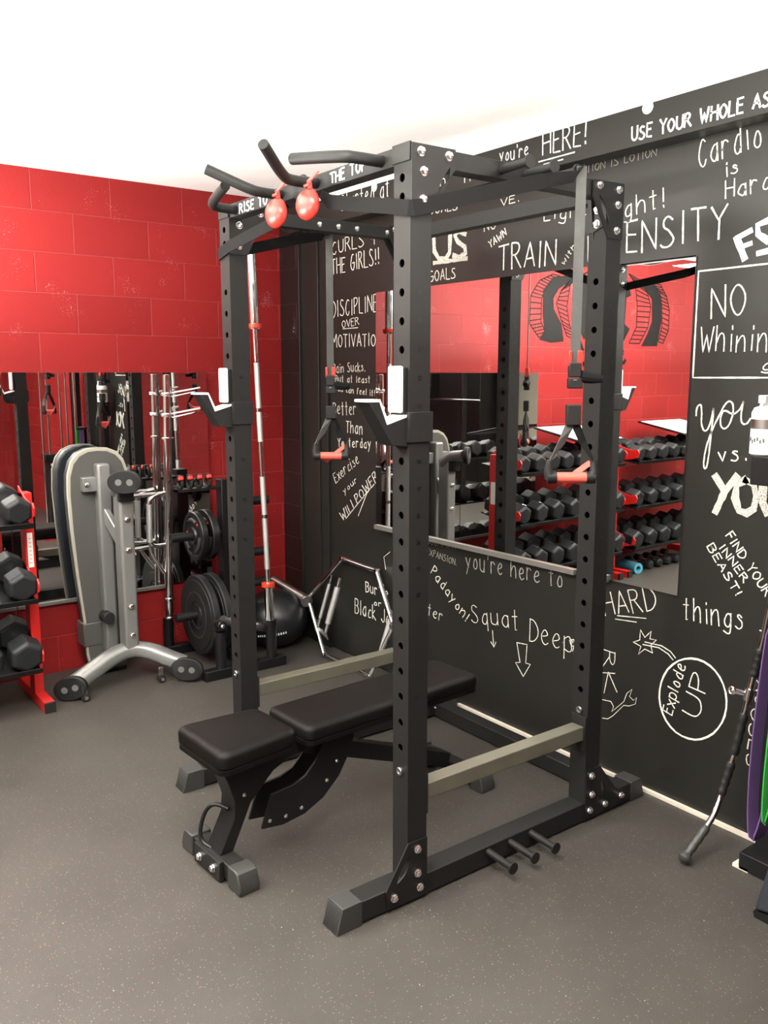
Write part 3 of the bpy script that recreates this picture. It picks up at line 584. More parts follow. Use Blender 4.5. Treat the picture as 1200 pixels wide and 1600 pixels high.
# outer corner plates and bolts under the beams facing the front
for x0 in (-s_, -WX-s_):
    g = obj('rear_bracket', MB().prism([(x0-.004, 2.228), (x0+s_, 2.228), (x0+s_, 2.10), (x0+s_*.3, 2.08), (x0-.004, 2.08)], 'y', DY-.0055, DY-.0005), M['plate_blk'], rack)
    for dz in (2.15, 2.105): bolt(x0+.037, DY-.0055, dz, (0, -1, 0), g)
g = obj('corner_brace', MB().prism([(DY, 2.176), (DY-.085, 2.176), (DY, 2.05)], 'x', -WX-.03, -WX-.024), M['plate_blk'], rack)
obj('corner_brace', MB().prism([(DY, 2.182), (DY-.02, 2.182), (DY, 2.05)], 'x', -.058, -.053), M['plate_blk'], rack)
for y in (.40, .49, .58, .735): bolt(-WX-.0035, y, 2.202, (1, 0, 0), lb, r=.009)
for x in (.0, -WX):
    for y in (0, DY): obj('safety_pin', MB().lathe((x-.037, y+.001, .423), (0, -1, 0), [(0, .0135), (.006, .0135), (.008, .012), (.008, .007), (.005, .006), (.005, 0)], 24), M['steel'], rack)
# band pegs on the floor rails and top beams
def peg(x0, x1, y, z, z1, zr=.0155):
    mb = MB(); d = 1 if x1 > x0 else -1
    mb.cyl((x0, y, z), (x1, y, z1), .0125, 16); mb.cyl((x1-d*.006, y, z1), (x1, y, z1), .0195, 20)
    return obj('band_peg', mb, M['rack'], rack)
for y in (.341, .442, .541):
    peg(0, .118, y, .055, .052); peg(-WX-s_, -WX-s_-.118, y, .055, .052)
    peg(-.006, .112, y, 2.207, 2.210); peg(-WX-.052, -WX-s_-.10, y, 2.203, 2.210)
# four angled pull-up handles welded to the front beam
def handle(pts, r=.0165):
    obj('pull_up_handle', MB().tube(chaikin(pts, 3), r, 16), M['rack'], rack, sharp=50)
handle([(-.137, .006, 2.208), (-.135, -.085, 2.206), (-.150, -.118, 2.208), (-.357, -.155, 2.234)])
handle([(-.477, .006, 2.206), (-.482, -.080, 2.204), (-.478, -.116, 2.210), (-.385, -.235, 2.269)])
handle([(-.700, .006, 2.206), (-.693, -.080, 2.204), (-.696, -.116, 2.210), (-.762, -.235, 2.268)])
handle([(-1.030, .006, 2.206), (-1.012, -.075, 2.204), (-.995, -.112, 2.208), (-.789, -.155, 2.231)])
rebase(rack, (-.5775, .445, 0))

# safety bars between the posts
def safety(x0, x1, label):
    t = thing('safety_bar', label, 'safety bar', group=None)
    obj('bar', MB().box(x0, x1, .082, DY-.008, .318, .370), M['rackbar'], t, bevel=.003)
    for y in (s_+.001, DY-.008): obj('end_plate', MB().box(x0-.004, x1+.006, y, y+.007, .275, .405), M['rack'], t, bevel=.001)
    rebase(t, ((x0+x1)/2, .445, .318))
safety(-.062, -.008, 'scuffed grey safety bar on the near side of the rack, above the three floor pegs')
safety(-WX-.062, -WX-.004, 'worn safety bar on the far side of the rack, behind the black bench')

# J-hooks
def jhook(xo, label):
    t = thing('barbell_hook', label, 'barbell hook', group=None)
    prof = [(-.136, 1.541), (-.100, 1.541), (-.074, 1.478), (0, 1.498), (0, 1.413), (-.058, 1.420)]
    x0, x1 = xo-.066, xo-.006
    obj('arm', MB().prism(prof, 'x', x0, x1), M['rack'], t, bevel=.002)
    lin = [(-.142, 1.549), (-.098, 1.549), (-.069, 1.487), (-.002, 1.506), (-.002, 1.498), (-.074, 1.478), (-.100, 1.5415), (-.142, 1.5415)]
    obj('liner', MB().prism(lin, 'x', x0-.001, x1+.001), M['white'], t, bevel=.001)
    sl = MB().box(xo-s_-.006, xo+.006, -.006, -.0005, 1.426, 1.512).box(xo+.0005, xo+.006, -.0005, s_+.008, 1.426, 1.512).box(xo-s_-.006, xo+.0005, s_+.002, s_+.008, 1.426, 1.512)
    obj('sleeve', sl, M['rack'], t, bevel=.0015)
    obj('back_pad', MB().box(xo-.070, xo-.010, -.026, -.012, 1.510, 1.640), M['white'], t, bevel=.006, seg=3)
    obj('pad_plate', MB().box(xo-.066, xo-.008, -.012, -.001, 1.505, 1.635), M['plate_blk'], t)
    for dx in (-.055, -.027):
        for z in (1.622, 1.532): obj('screw', MB().cyl((xo+dx, -.0262, z), (xo+dx, -.0268, z), .003, 10), M['steel'], t)
    rebase(t, (xo-.037, 0, 1.42))
jhook(0, 'white-lined barbell hook on the near front post of the rack')
jhook(-WX, 'white-lined barbell hook on the far front post, before the red wall')

# ---------------------------------------------------------------- suspension trainers looped over the top pegs
def trainer(label, hx, hy, sgn, px, path, wv, anchor, zs):
    z_strap, z_clip, z_box, z_h = zs
    t = thing('suspension_trainer', label, 'suspension trainer')
    ax = Vector(anchor)
    mb = MB(); n = 16                                             # anchor pad: round red cushion
    mb.lathe(ax+Vector((0, .012, 0)), (0.18, -1, .05), [(0, .02), (.003, .038), (.012, .047), (.022, .046), (.034, .036), (.040, .018), (.042, 0)], 32)
    p = obj('anchor_pad', mb, M['redpl'], t, sharp=60); p.scale = (1, 1, 1)
    obj('anchor_loop', MB().band([ax+Vector((0, .01, .03)), ax+Vector((.004, .0, .07)), ax+Vector((.004, .03, .10))], (1, 0, 0), .022, .004).tube([ax+Vector((-.014, -.004, .058)), ax+Vector((.014, -.004, .058))], .005, 8), M['redpl'], t)
    obj('strap', MB().band(path, wv, [.026]+[.042]*(len(path)-2)+[.03], .003), M['strap'], t)
    rx, ry = .6, .8
    dn = Vector((rx, ry, 0)); fwd = Vector((-.8, .6, 0))
    c = Vector((hx, hy, 0))
    obj('hanging_strap', MB().band([c+Vector((0, 0, 2.222)), c+Vector((0, 0, 1.95)), c+Vector((0, 0, z_strap-.02))], dn, .030, .004), M['strapgrey'], t)
    def ob(name, m, z, hw, hh, ht, off=(0, 0), bev=.003):
        return obj(name, MB().obox(c+dn*off[0]+fwd*off[1]+Vector((0, 0, z)), dn, fwd, (0, 0, 1), hw, ht, hh), m, t, bevel=bev)
    for q, w in ((-.016, .005), (.014, .008)): obj('release_tab', MB().obox(c+dn*q+Vector((0, 0, z_strap)), dn, fwd, (0, 0, 1), w, .009, .023), M['redpl'], t, bevel=.002)
    ob('buckle', M['rubber'], z_strap-.035, .019, .022, .012)
    ob('buckle', M['rubber'], z_strap-.075, .022, .016, .014, (.002, 0))
    obj('stowed_tail', MB().tube([c+dn*.02+Vector((0, 0, z_strap-.055)), c+dn*.055+Vector((0, 0, z_strap-.060)), c+dn*.085+Vector((0, 0, z_strap-.062))], [.02, .017, .012], 10), M['strap'], t)
    ob('cam', M['steel'], z_strap-.066, .006, .002, .0155, (.0, 0), .0005)
    ob('keeper', M['rubber'], (z_clip+z_box)/2, .022, (z_clip-z_box)/2, .014)
    for s in (-1, 1):
        top = c+Vector((0, 0, z_box+.004)); e = c+dn*s*.068+Vector((0, 0, z_h+.052))
        obj('handle_strap', MB().band([top+dn*s*.008, top*.5+e*.5+fwd*.004*s, e], [dn, (dn+fwd*.5), (dn*.35+fwd)], [.026, .026, .022], .003), M['strapgrey'] if s < 0 else M['strap'], t)
        ec = c+dn*s*.068+Vector((0, 0, z_h))
        obj('end_cap', MB().tube([ec+Vector((0, 0, .055)), ec+dn*s*.004+Vector((0, 0, .02)), ec+dn*-s*.004], [.010, .014, .019], 12).cyl(ec-dn*s*.022, ec+dn*s*.006, .019, 18), M['rubber'], t)
    obj('grip', MB().cyl(c-dn*.052+Vector((0, 0, z_h)), c+dn*.052+Vector((0, 0, z_h)), .0165, 22), M['foam'], t)
    cr = MB().band([c+dn*.062+fwd*.015+Vector((0, 0, z_h+.045)), c+dn*.02+fwd*.03+Vector((0, 0, z_h+.010)), c-dn*.02+fwd*.03+Vector((0, 0, z_h-.024)), c-dn*.066+fwd*.012+Vector((0, 0, z_h+.006))], (0, .3, 1), .018, .003)
    obj('foot_cradle', cr, M['foam'], t)
    rebase(t, (hx, hy, z_h))
X, Z = Vector((1, 0, 0)), Vector((0, 0, 1))
trainer('suspension trainer on the near top peg, coral handle in front of the wall mirror', .122, .545, 1, 0,
        [(-.43, -.012, 2.165), (-.38, -.014, 2.135), (-.30, -.012, 2.118), (-.08, -.009, 2.078), (.0005, -.007, 2.062), (.009, .003, 2.062), (.018, .09, 2.085), (.10, .40, 2.165), (.122, .52, 2.190), (.122, .545, 2.224)],
        [Z, X, Z, Z, Z, Z, Z, Z, Vector((.7, 0, .7)), X], (-.433, -.055, 2.128), (1.665, 1.525, 1.462, 1.300))
trainer('suspension trainer on the far top peg, coral handle before the black corner boards', -1.262, .560, -1, 0,
        [(-.63, -.012, 2.165), (-.66, -.014, 2.135), (-.74, -.012, 2.118), (-1.06, -.009, 2.082), (-1.155, -.007, 2.062), (-1.163, .003, 2.062), (-1.17, .09, 2.085), (-1.235, .40, 2.165), (-1.262, .53, 2.190), (-1.262, .56, 2.224)],
        [Z, X, Z, Z, Z, Z, Z, Z, Vector((.7, 0, .7)), X], (-.627, -.055, 2.130), (1.625, 1.480, 1.425, 1.262))

# ---------------------------------------------------------------- adjustable bench inside the rack
bench = thing('adjustable_bench', 'black padded adjustable bench standing inside the power rack', 'bench')
def pad(name, x0, x1, y0, y1, z0, z1, parent):
    o = obj(name, MB().box(x0, x1, y0, y1, z0+.022, z1), M['vinyl'], parent, bevel=.016, seg=4)
    # rounded corners in plan: bigger bevel on upright edges
    obj('pad_base', MB().prism([(x0+.03, y0), (x1-.03, y0), (x1, y0+.03), (x1, y1-.03), (x1-.03, y1), (x0+.03, y1), (x0, y1-.03), (x0, y0+.03)], 'z', z0, z0+.022), M['vinyl'], o, bevel=.005)
    return o
def rpad(name, cx, w0, w1, y0, y1, z0, z1, tilt=0):
    """upholstered pad: rounded plan outline, domed edge, built as stacked loops"""
    c = .035; out = []
    def outline(ins, cc):
        P = []
        for (sx, yy, ww, t0) in ((1, y0, w0, -90), (1, y1, w1, 0), (-1, y1, w1, 90), (-1, y0, w0, 180)):
            px = sx*(ww/2-ins-cc); py = (yy+ins+cc) if yy == y0 else (yy-ins-cc)
            for k in range(6): a = math.radians(t0+18*k); P.append((cx+px+cc*math.cos(a), py+cc*math.sin(a)))
        return P
    lev = [(z0, .010, c), (z0+.004, .002, c), (z0+.020, .002, c), (z0+.023, .007, c), (z0+.026, .001, c), (z1-.018, 0, c), (z1-.007, .005, c), (z1-.001, .016, c), (z1, .030, c)]
    mb = MB(); n = 24
    for z, ins, cc in lev: mb.v += [Vector((x, y, z+tilt*(y-y0))) for x, y in outline(ins, cc)]
    for i in range(len(lev)-1):
        for j in range(n): mb.f.append((i*n+j, i*n+(j+1) % n, (i+1)*n+(j+1) % n, (i+1)*n+j))
    mb.f.append(tuple(range(n))[::-1]); mb.f.append(tuple((len(lev)-1)*n+j for j in range(n)))
    return obj(name, mb, M['vinyl'], bench, sharp=50)
rpad('seat', -.005, .31, .272, 0, .305, .385, .462)
rpad('backrest', .0, .262, .262, .338, 1.165, .380, .452)
# front leg: bent plate box going down to the front foot
obj('front_leg', MB().prism([(.045, .385), (.46, .385), (.46, .335), (.33, .330), (.255, .30), (.165, .215), (.085, .05), (.035, .05), (.10, .175), (.105, .235), (.085, .30), (.06, .36)], 'x', -.045, .045), M['plate_blk'], bench, bevel=.003)
obj('front_foot', MB().box(-.145, .135, .035, .095, .012, .068), M['rack'], bench, bevel=.004)
fp = obj('foot_plate', MB().box(-.085, .085, .018, .035, .005, .072), M['rack'], bench, bevel=.002)
for x in (-.045, .045): bolt(x, .018, .038, (0, -1, 0), fp, r=.012)
for s in (-1, 1):
    obj('foot_cap', MB().prism([(s*.118, 0), (s*.192, 0), (s*.196, .022), (s*.178, .068), (s*.165, .076), (s*.118, .074)], 'y', .028, .102), M['rubcap'], bench, bevel=.004)
obj('carry_handle', MB().tube(chaikin([(-.005, .055, .062), (-.075, .03, .078), (-.060, .045, .18), (-.035, .070, .215), (.01, .10, .20)], 3), .007, 10), M['plate_blk'], bench)
# main rail to the rear foot
obj('main_rail', MB().bar((0, .40, .345), (0, 1.10, .075), .06, .06, hint=(0, 0, 1)), M['plate_blk'], bench, bevel=.003)
obj('rear_foot', MB().box(-.155, .155, 1.105, 1.165, .012, .066), M['rack'], bench, bevel=.004)
for s in (-1, 1):
    obj('foot_cap', MB().prism([(s*.15, 0), (s*.215, 0), (s*.215, .022), (s*.20, .066), (s*.19, .074), (s*.15, .074)], 'y', 1.098, 1.172), M['rubcap'], bench, bevel=.004)
rw = obj('transport_wheel', MB().cyl((-.045, 1.03, .035), (.045, 1.03, .035), .034, 20), M['rubber'], bench, bevel=.004)
bolt(.045, 1.03, .035, (1, 0, 0), rw, r=.011)
# curved ladder plate for the backrest angle
arc = []
for k in range(13):
    a = math.radians(-12-k*6.4); arc.append((.37+.0+.26*math.cos(a)-.02, .375+.27*math.sin(a)))
arc_in = []
for k in range(13):
    a = math.radians(-12-k*6.4); arc_in.append((.35+.185*math.cos(a), .385+.185*math.sin(a)))
lad = [(.60, .385), (.52, .385), (.50, .330)]+[(.50-.025*k-.0, .330-.020*k+.0012*k*k*0) for k in range(0)]
lad = [(.61, .385), (.47, .385), (.455, .325), (.425, .275), (.385, .240), (.335, .222), (.275, .218), (.245, .216), (.205, .105), (.29, .092), (.38, .102), (.46, .135), (.53, .195), (.575, .265), (.60, .33)]
lp = obj('ladder_plate', MB().prism(lad, 'x', .036, .046), M['plate_blk'], bench, bevel=.001)
lp2 = obj('ladder_plate', MB().prism(lad, 'x', -.046, -.036), M['plate_blk'], bench, bevel=.001)
for y, z in ((.235, .125), (.300, .120), (.365, .128), (.475, .195), (.520, .255), (.565, .350)): bolt(.046, y, z, (1, 0, 0), lp, r=.006)
obj('backrest_rail', MB().box(-.045, .045, .40, 1.05, .345, .380), M['plate_blk'], bench, bevel=.002)
bolt(.045, .62, .362, (1, 0, 0), bench, r=.008); bolt(.045, .14, .25, (1, 0, 0), bench, r=.006); bolt(.044, .07, .372, (1, 0, 0), bench, r=.006)
bench.location = (-.527, -.440, 0); bench.rotation_euler = (0, 0, math.radians(3.5))

# ---------------------------------------------------------------- grey bench stored on end against the red wall
gb = thing('upright_stored_bench', 'grey bench with cream piping stored standing on end against the red wall', 'bench')
def rounded_pad_outline(prof):  # prof: list of (z, half width) -> closed outline (y, z)
    return [(-w, z) for z, w in prof]+[(w, z) for z, w in reversed(prof)]
pf = [(0.03, .070), (.05, .100), (.12, .112), (.30, .118), (.55, .142), (.80, .160), (1.0, .167), (1.10, .162), (1.17, .140), (1.21, .105), (1.232, .055), (1.236, 0)]
yc = -.005
def padlayer(x0, x1, sc, m, name, par, bev):
    P = [(yc+a*sc, .63+(z-.63)*(1-(1-sc)*.3)) for a, z in rounded_pad_outline(pf)]
    return obj(name, MB().prism(P, 'x', x0, x1), m, par, bevel=bev, seg=3, sharp=60)
padlayer(-2.735, -2.672, .985, M['slate'], 'pad', gb, .014)
padlayer(-2.672, -2.655, 1.0, M['cream'], 'piping', gb, .005)
padlayer(-2.655, -2.648, .90, M['greyback'], 'back_board', gb, .001)
obj('strap_band', MB().box(-2.76, -2.645, yc-.125, yc+.125, .165, .295), M['greyback'], gb, bevel=.006)
def otube(name, pts, w, h, m, par, hint=(0, 0, 1), n=20):   # oval tube
    pts = [Vector(p) for p in pts]; mb = MB(); base = 0
    for i, p in enumerate(pts):
        d = (pts[min(i+1, len(pts)-1)]-pts[max(i-1, 0)]).normalized(); u, v = frame(d, hint)
        for j in range(n):
            t = 2*pi*j/n; ct, st = math.cos(t), math.sin(t)
            mb.v.append(p+u*w/2*math.copysign(abs(ct)**.7, ct)+v*h/2*math.copysign(abs(st)**.7, st))
    for i in range(len(pts)-1):
        for j in range(n): mb.f.append((i*n+j, i*n+(j+1) % n, (i+1)*n+(j+1) % n, (i+1)*n+j))
    mb.f.append(tuple(range(n))[::-1]); mb.f.append(tuple((len(pts)-1)*n+j for j in range(n)))
    return obj(name, mb, m, par, sharp=50)
obj('pad_rail', MB().box(-2.645, -2.575, -.035, .035, .12, 1.155), M['silver'], gb, bevel=.012, seg=3)
rb = obj('rail_bracket', MB().box(-2.650, -2.60, -.105, .105, 1.01, 1.085), M['silver'], gb, bevel=.003)
bolt(-2.599, -.085, 1.048, (1, -.0, 0), rb, r=.012)
mr = obj('main_rail', MB().box(-2.50, -2.40, .010, .085, .17, 1.05), M['silver'], gb, bevel=.014, seg=3)
for z in (.88, .72, .42, .265): bolt(-2.399, .048, z, (1, 0, 0), mr, r=.014)
obj('link_arm', MB().bar((-2.60, .0, .90), (-2.46, .04, .74), .035, .06), M['silver'], gb, bevel=.006)
obj('pivot_knob', MB().cyl((-2.60, -.03, .34), (-2.52, -.03, .34), .032, 20), M['rubber'], gb, bevel=.004)
otube('short_foot', [(-2.48, .045, 1.02), (-2.40, .03, 1.075), (-2.31, .012, 1.085)], .11, .075, M['silver'], gb)
def endplate(c, n, up2, parent, name='end_plate', rx=.078, rz=.050):
    n = Vector(n).normalized(); u2 = Vector(up2).normalized(); a = u2.cross(n).normalized(); c = Vector(c)
    mb = MB(); K = 36
    for t in (-.012, -.004, .010, .014):
        k = 1 if t < .012 else .94
        for j in range(K):
            th = 2*pi*j/K; ct, st = math.cos(th), math.sin(th)
            mb.v.append(c+n*t+a*rx*k*math.copysign(abs(ct)**.92, ct)+u2*rz*k*math.copysign(abs(st)**.95, st))
    for i in range(3):
        for j in range(K): mb.f.append((i*K+j, i*K+(j+1) % K, (i+1)*K+(j+1) % K, (i+1)*K+j))
    mb.f.append(tuple(range(K))[::-1]); mb.f.append(tuple(3*K+j for j in range(K)))
    o = obj(name, mb, M['rubber'], parent, sharp=40)
    for s in (-1, 1):
        q = c+a*s*.028+n*.0142; obj('plug', MB().cyl(q, q+n*.002, .0165, 18), M['dotgrey'], o)
    return o
endplate((-2.30, .008, 1.085), (.80, -.60, 0), (0, 0, 1), gb, rx=.085, rz=.058)
obj('neck_block', MB().box(-2.405, -2.37, .0, .08, .975, 1.045), M['rubber'], gb, bevel=.006)
ft = [(-2.38, -.285, .064), (-2.41, -.18, .105), (-2.44, -.06, .155), (-2.45, .048, .178), (-2.42, .14, .160), (-2.35, .22, .118), (-2.31, .29, .084)]
otube('curved_foot', chaikin(ft, 2), .098, .082, M['silver'], gb)
endplate((-2.345, -.300, .066), (.80, -.60, 0), (-.15, -.2, 1), gb, rx=.085, rz=.060)
endplate((-2.250, .278, .072), (.80, -.60, 0), (.0, .1, 1), gb, rx=.085, rz=.060)
for (x, y) in ((-2.30, -.245), (-2.33, .165)):
    ar = obj('caster_arm', MB().box(x-.006, x+.006, y-.012, y+.012, .02, .085), M['steel'], gb, bevel=.002)
    obj('caster', MB().cyl((x-.016, y, .022), (x+.016, y, .022), .021, 18), M['rubber'], ar)
    obj('axle', MB().cyl((x-.024, y-.0, .022), (x+.024, y, .022), .009, 12), M['chrome'], ar)
obj('floor_roller', MB().cyl((-2.66, -.09, .035), (-2.66, .09, .035), .034, 24), M['rubber'], gb)
rebase(gb, (-2.52, 0, 0))
gb.location.x += .022; gb.location.y -= .012

# ---------------------------------------------------------------- weight tree with bar holders in the corner
tree = thing('weight_tree', 'black weight tree with bar holder tubes standing in the corner by the red wall', 'weight rack')
obj('base_rail', MB().box(-2.215, -2.155, .34, .83, 0, .055), M['blk'], tree, bevel=.003)
obj('base_rail', MB().box(-2.745, -2.685, .31, .83, 0, .055), M['blk'], tree, bevel=.003)
obj('cross_rail', MB().box(-2.70, -2.20, .60, .66, .01, .065), M['blk'], tree, bevel=.003)
obj('mast', MB().box(-2.50, -2.43, .595, .665, .06, 1.04), M['blk'], tree, bevel=.003)
def holder(x, y, h):
    o = obj('bar_holder', MB().lathe((x, y, .055), (0, 0, 1), [(0, .030), (h, .030), (h, .024), (.01, .024)], 24), M['blk'], tree)
    return o
h1 = holder(-2.185, .445, .20); holder(-2.185, .752, .215); holder(-2.713, .370, .165)
hg = obj('swivel_head', MB().box(-2.207, -2.163, .425, .465, .262, .315).cyl((-2.155, .445, .292), (-2.212, .445, .292), .026, 20), M['blk'], tree, bevel=.003)
bolt(-2.1545, .445, .292, (1, 0, 0), hg, r=.011)
obj('swivel_arm', MB().tube([(-2.19, .46, .315), (-2.22, .62, .255), (-2.24, .80, .20)], .026, 16), M['steel'], tree)
def plate_peg(z, L=.26):
    obj('plate_peg', MB().cyl((-2.465, .60, z), (-2.465, .60-L, z), .0245, 20), M['plate_blk'], tree)
plate_peg(.285, .285); plate_peg(.735, .30)
for z in (.42, .60, .90): obj('plate_peg', MB().cyl((-2.465, .66, z), (-2.465, .90, z), .0245, 18), M['plate_blk'], tree)
rebase(tree, (-2.46, .58, 0))
def plate(y, z, R, th, label, style='bumper', x=-2.465):
    t = thing('weight_plate', label, 'weight plate', group=None)
    if style == 'bumper':
        prof = [(0, .026), (0, .060), (.006, .062), (.006, .072), (.0, .078), (.0, R-.04), (-.0, R-.03), (.004, R-.028), (.004, R-.006), (.010, R), (th-.010, R), (th-.004, R-.006), (th-.004, R-.03), (th, R-.04), (th, .07), (th, .026), (0, .026)]
        mb = MB(); mb.lathe((x, y, z), (0, 1, 0), prof, 56)
        obj('disc', mb, M['rubber'], t, sharp=30)
        obj('rim_ring', MB().lathe((x, y, z), (0, 1, 0), [(-.002, R*.55), (-.0025, R*.56), (-.0025, R*.58), (-.002, R*.59), (.001, R*.59), (.001, R*.55), (-.002, R*.55)], 48), M['rubcap'], t)

    else:
        prof = [(0, .026), (-.006, .028), (-.006, .044), (.004, .050), (.008, R*.52), (.008, R*.80), (0, R*.84), (0, R-.004), (.004, R), (th-.004, R), (th, R-.004), (th, .026), (0, .026)]
        obj('disc', MB().lathe((x, y, z), (0, 1, 0), prof, 48), M['blk'], t, sharp=30)
        for k in range(3):
            a0 = math.radians(90+120*k-32)
            pts = [(x+R*.66*math.cos(a0+math.radians(64)*i/8), y+.001, z+R*.66*math.sin(a0+math.radians(64)*i/8)) for i in range(9)]
            obj('grip_rim', MB().tube(pts, R*.085, 10), M['rubcap'], t)
        for k in range(3):
            a = math.radians(60+120*k); obj('size_mark', MB().obox((x+R*.62*math.cos(a), y+.006, z+R*.62*math.sin(a)), (math.cos(a), 0, math.sin(a)), (0, 1, 0), (-math.sin(a), 0, math.cos(a)), .006, .002, .016), M['redpl'], t)
    rebase(t, (x, y, z))
plate(.435, .285, .225, .05, 'front bumper plate on the bottom peg of the weight tree')
plate(.510, .285, .225, .05, 'rear bumper plate on the bottom peg of the weight tree, behind the front one')
plate(.43, .735, .135, .035, 'iron grip plate on the upper peg of the weight tree, the front one', 'iron')
plate(.49, .735, .142, .040, 'iron grip plate on the upper peg of the weight tree, the rear one', 'iron')
for z, l in ((.42, 'low'), (.60, 'middle'), (.90, 'high')): plate(.70, z, (.12, .09, .075)[('low', 'middle', 'high').index(l)], .04, 'small black plate on the %s back peg of the weight tree' % ('lowest' if l == 'low' else 'topmost' if l == 'high' else 'middle'), 'iron')

# shelf with collars on top of the tree
sh = tag(obj('collar_shelf', MB().box(-2.50, -2.44, .34, .60, .985, 1.0).box(-2.50, -2.44, .34, .345, .985, 1.02), M['blk']), 'narrow black shelf at the top of the weight tree holding clamp collars', 'shelf')
for i, (y, zz) in enumerate(((.37, 1.0), (.425, 1.0), (.48, 1.0), (.535, 1.0))):
    t = thing('clamp_collar', 'black clamp collar with a red tab, %s on the weight tree shelf' % ['outermost', 'second from outside', 'third from outside', 'closest to the mast'][i], 'barbell collar', group='clamp collars on the shelf')
    mb = MB(); c = Vector((-2.47, y, zz+.032))
    mb.tube([c+Vector((.030*math.cos(a), 0, .030*math.sin(a))) for a in [2*pi*k/18 for k in range(18)]], .010, 8, closed=True)
    mb.obox(c+Vector((.02, -.005, .035)), (1, 0, 0), (0, 1, 0), (0, 0, 1), .022, .012, .010)
    obj('ring', mb, M['rubber'], t, bevel=.001)
    obj('release_tab', MB().obox(c+Vector((.038, -.012, .030)), (1, 0, .4), (0, 1, 0), (-.4, 0, 1), .012, .012, .010), M['redpl'], t, bevel=.003)
    rebase(t, (-2.47, y, zz))

# ---------------------------------------------------------------- bars standing in the holders
def along(a, b, zs): a, b = Vector(a), Vector(b); return [a+(b-a)*t for t in zs]
def barbell(a, b, label):
    t = thing('barbell', label, 'barbell'); a, b = Vector(a), Vector(b); d = (b-a).normalized(); L = (b-a).length
    for c0, c1, rings in ((0, .40, (.395,)), (L-.40, L, (L-.395,))):
        sl = obj('sleeve', MB().cyl(a+d*c0, a+d*c1, .025, 28), M['chrome'], t, bevel=.002)
        for r in rings:
            obj('collar_ring', MB().lathe(a+d*(r-.012), d, [(0, .025), (.002, .037), (.022, .037), (.024, .025)], 28), M['copper'], sl)
            obj('washer', MB().lathe(a+d*(r-.018), d, [(0, .025), (.001, .034), (.005, .034), (.006, .025)], 28), M['chrome'], sl)
    obj('shaft', MB().cyl(a+d*.40, a+d*(L-.40), .0140, 20), M['chrome'], t)
    for u, v in ((.455, .72), (.76, .95), (1.16, 1.30), (1.34, 1.56)):
        obj('knurling', MB().cyl(a+d*(u*L/2.2+.03), a+d*(v*L/2.2+.05), .0149, 20), M['knurl'], t)
    rebase(t, a)
barbell((-2.183, .752, .075), (-2.225, .700, 2.262), 'chrome barbell with red collar rings standing upright behind the rack')
# thick chrome multi-grip bar in the rear holder
mg = thing('multi_grip_bar', 'thick chrome bar with side grips standing upright against the red wall mirror', 'barbell')
a, b = Vector((-2.711, .371, .07)), Vector((-2.685, .408, 1.615)); d = (b-a).normalized(); L = (b-a).length
obj('sleeve', MB().cyl(a, b, .0245, 28), M['chrome'], mg, bevel=.002)
for z in (.228, .341, 1.262):
    c = a+d*(z-.07); obj('stop_ring', MB().lathe(c-d*.006, d, [(0, .025), (.002, .036), (.010, .036), (.012, .025)], 28), M['chrome'], mg)
P1 = a+d*.86; P2 = a+d*.585; off = Vector((.01, -.115, 0))
for pts, r in (([P1+d*.03, P1+off*.9+d*.01, P1+off-d*.03], .014), ([P2, P2+off*.85, P2+off+d*.04], .014), ([P2+off+d*.05, P2+off-d*.03, P2-d*.16+off*.25], .011)):
    obj('grip_frame', MB().tube(chaikin(pts, 2), r, 14), M['chrome'], mg)
obj('grip', MB().cyl(P2+off+d*.03, P1+off-d*.03, .0165, 18), M['knurl'], mg)
obj('grip_stub', MB().cyl(P1+Vector((.0, -.02, .02)), P1+Vector((.02, -.24, .025)), .012, 14), M['chrome'], mg)
obj('grip_stub', MB().cyl(P2+Vector((0, -.05, .0)), P2+Vector((.02, -.24, .0)), .012, 14), M['chrome'], mg)
rebase(mg, a)
for zz, w in ((1.505, 'upper'), (1.390, 'lower')):
    t = thing('spring_collar', '%s chrome spring collar clipped round the thick upright chrome bar' % w, 'barbell collar')
    c = a+d*(zz-.07); mb = MB()
    pts = []
    for k in range(49): th = 2*pi*k/16; pts.append(c+Vector((.0285*math.cos(th), .0285*math.sin(th), .003*(k/16)*2-.009)))
    mb.tube(pts, .0038, 8)
    obj('coil', mb, M['chrome'], t)
    for q, (dy, dz) in enumerate(((.0, .010), (.02, -.012))):
        e = c+Vector((.018, .022, dz)); f = Vector((.05, .15-.03*q, .028))
        s0 = Vector((.3, -.1, .0)).normalized()*.012
        loop = [e+s0*.3, e+f*.35+s0, e+f*.85+s0, e+f, e+f*.85-s0, e+f*.35-s0, e-s0*.3]
        obj('squeeze_handle', MB().tube(chaikin(loop, 2), .0042, 8), M['white'] if q == 0 else M['chrome'], t)
    rebase(t, c)

# ---------------------------------------------------------------- ball and hex bar in the corner
bl = thing('slam_ball', 'big black exercise ball resting on the floor in the back corner', 'exercise ball')
mb = MB(); prof = []
Rb, cz = .185, .172
for k in range(25):
    th = -pi/2+pi*k/24; prof.append((Rb*.93*math.sin(th), Rb*1.05*math.cos(th)))
mb.lathe((-2.50, .955, cz), (0, 0, 1), prof, 48)
obj('shell', mb, M['ball'], bl, sharp=80)
bt = MB()
for k in range(13):
    if k in (4, 6): continue
    th = math.radians(-62+k*4.3); rr = Rb*1.053*math.cos(math.radians(-22)); z = cz+Rb*.93*math.sin(math.radians(-22)+k*.012)
    rr = math.sqrt(max(0, 1-((z-cz)/(Rb*.93))**2))*Rb*1.05+.0008
    bt.obox((-2.50+rr*math.cos(th), .955+rr*math.sin(th), z), (math.cos(th), math.sin(th), 0), (-math.sin(th), math.cos(th), 0), (0, 0, 1), .0006, .0038, .006)
obj('printed_band', bt, M['paper'], bl)
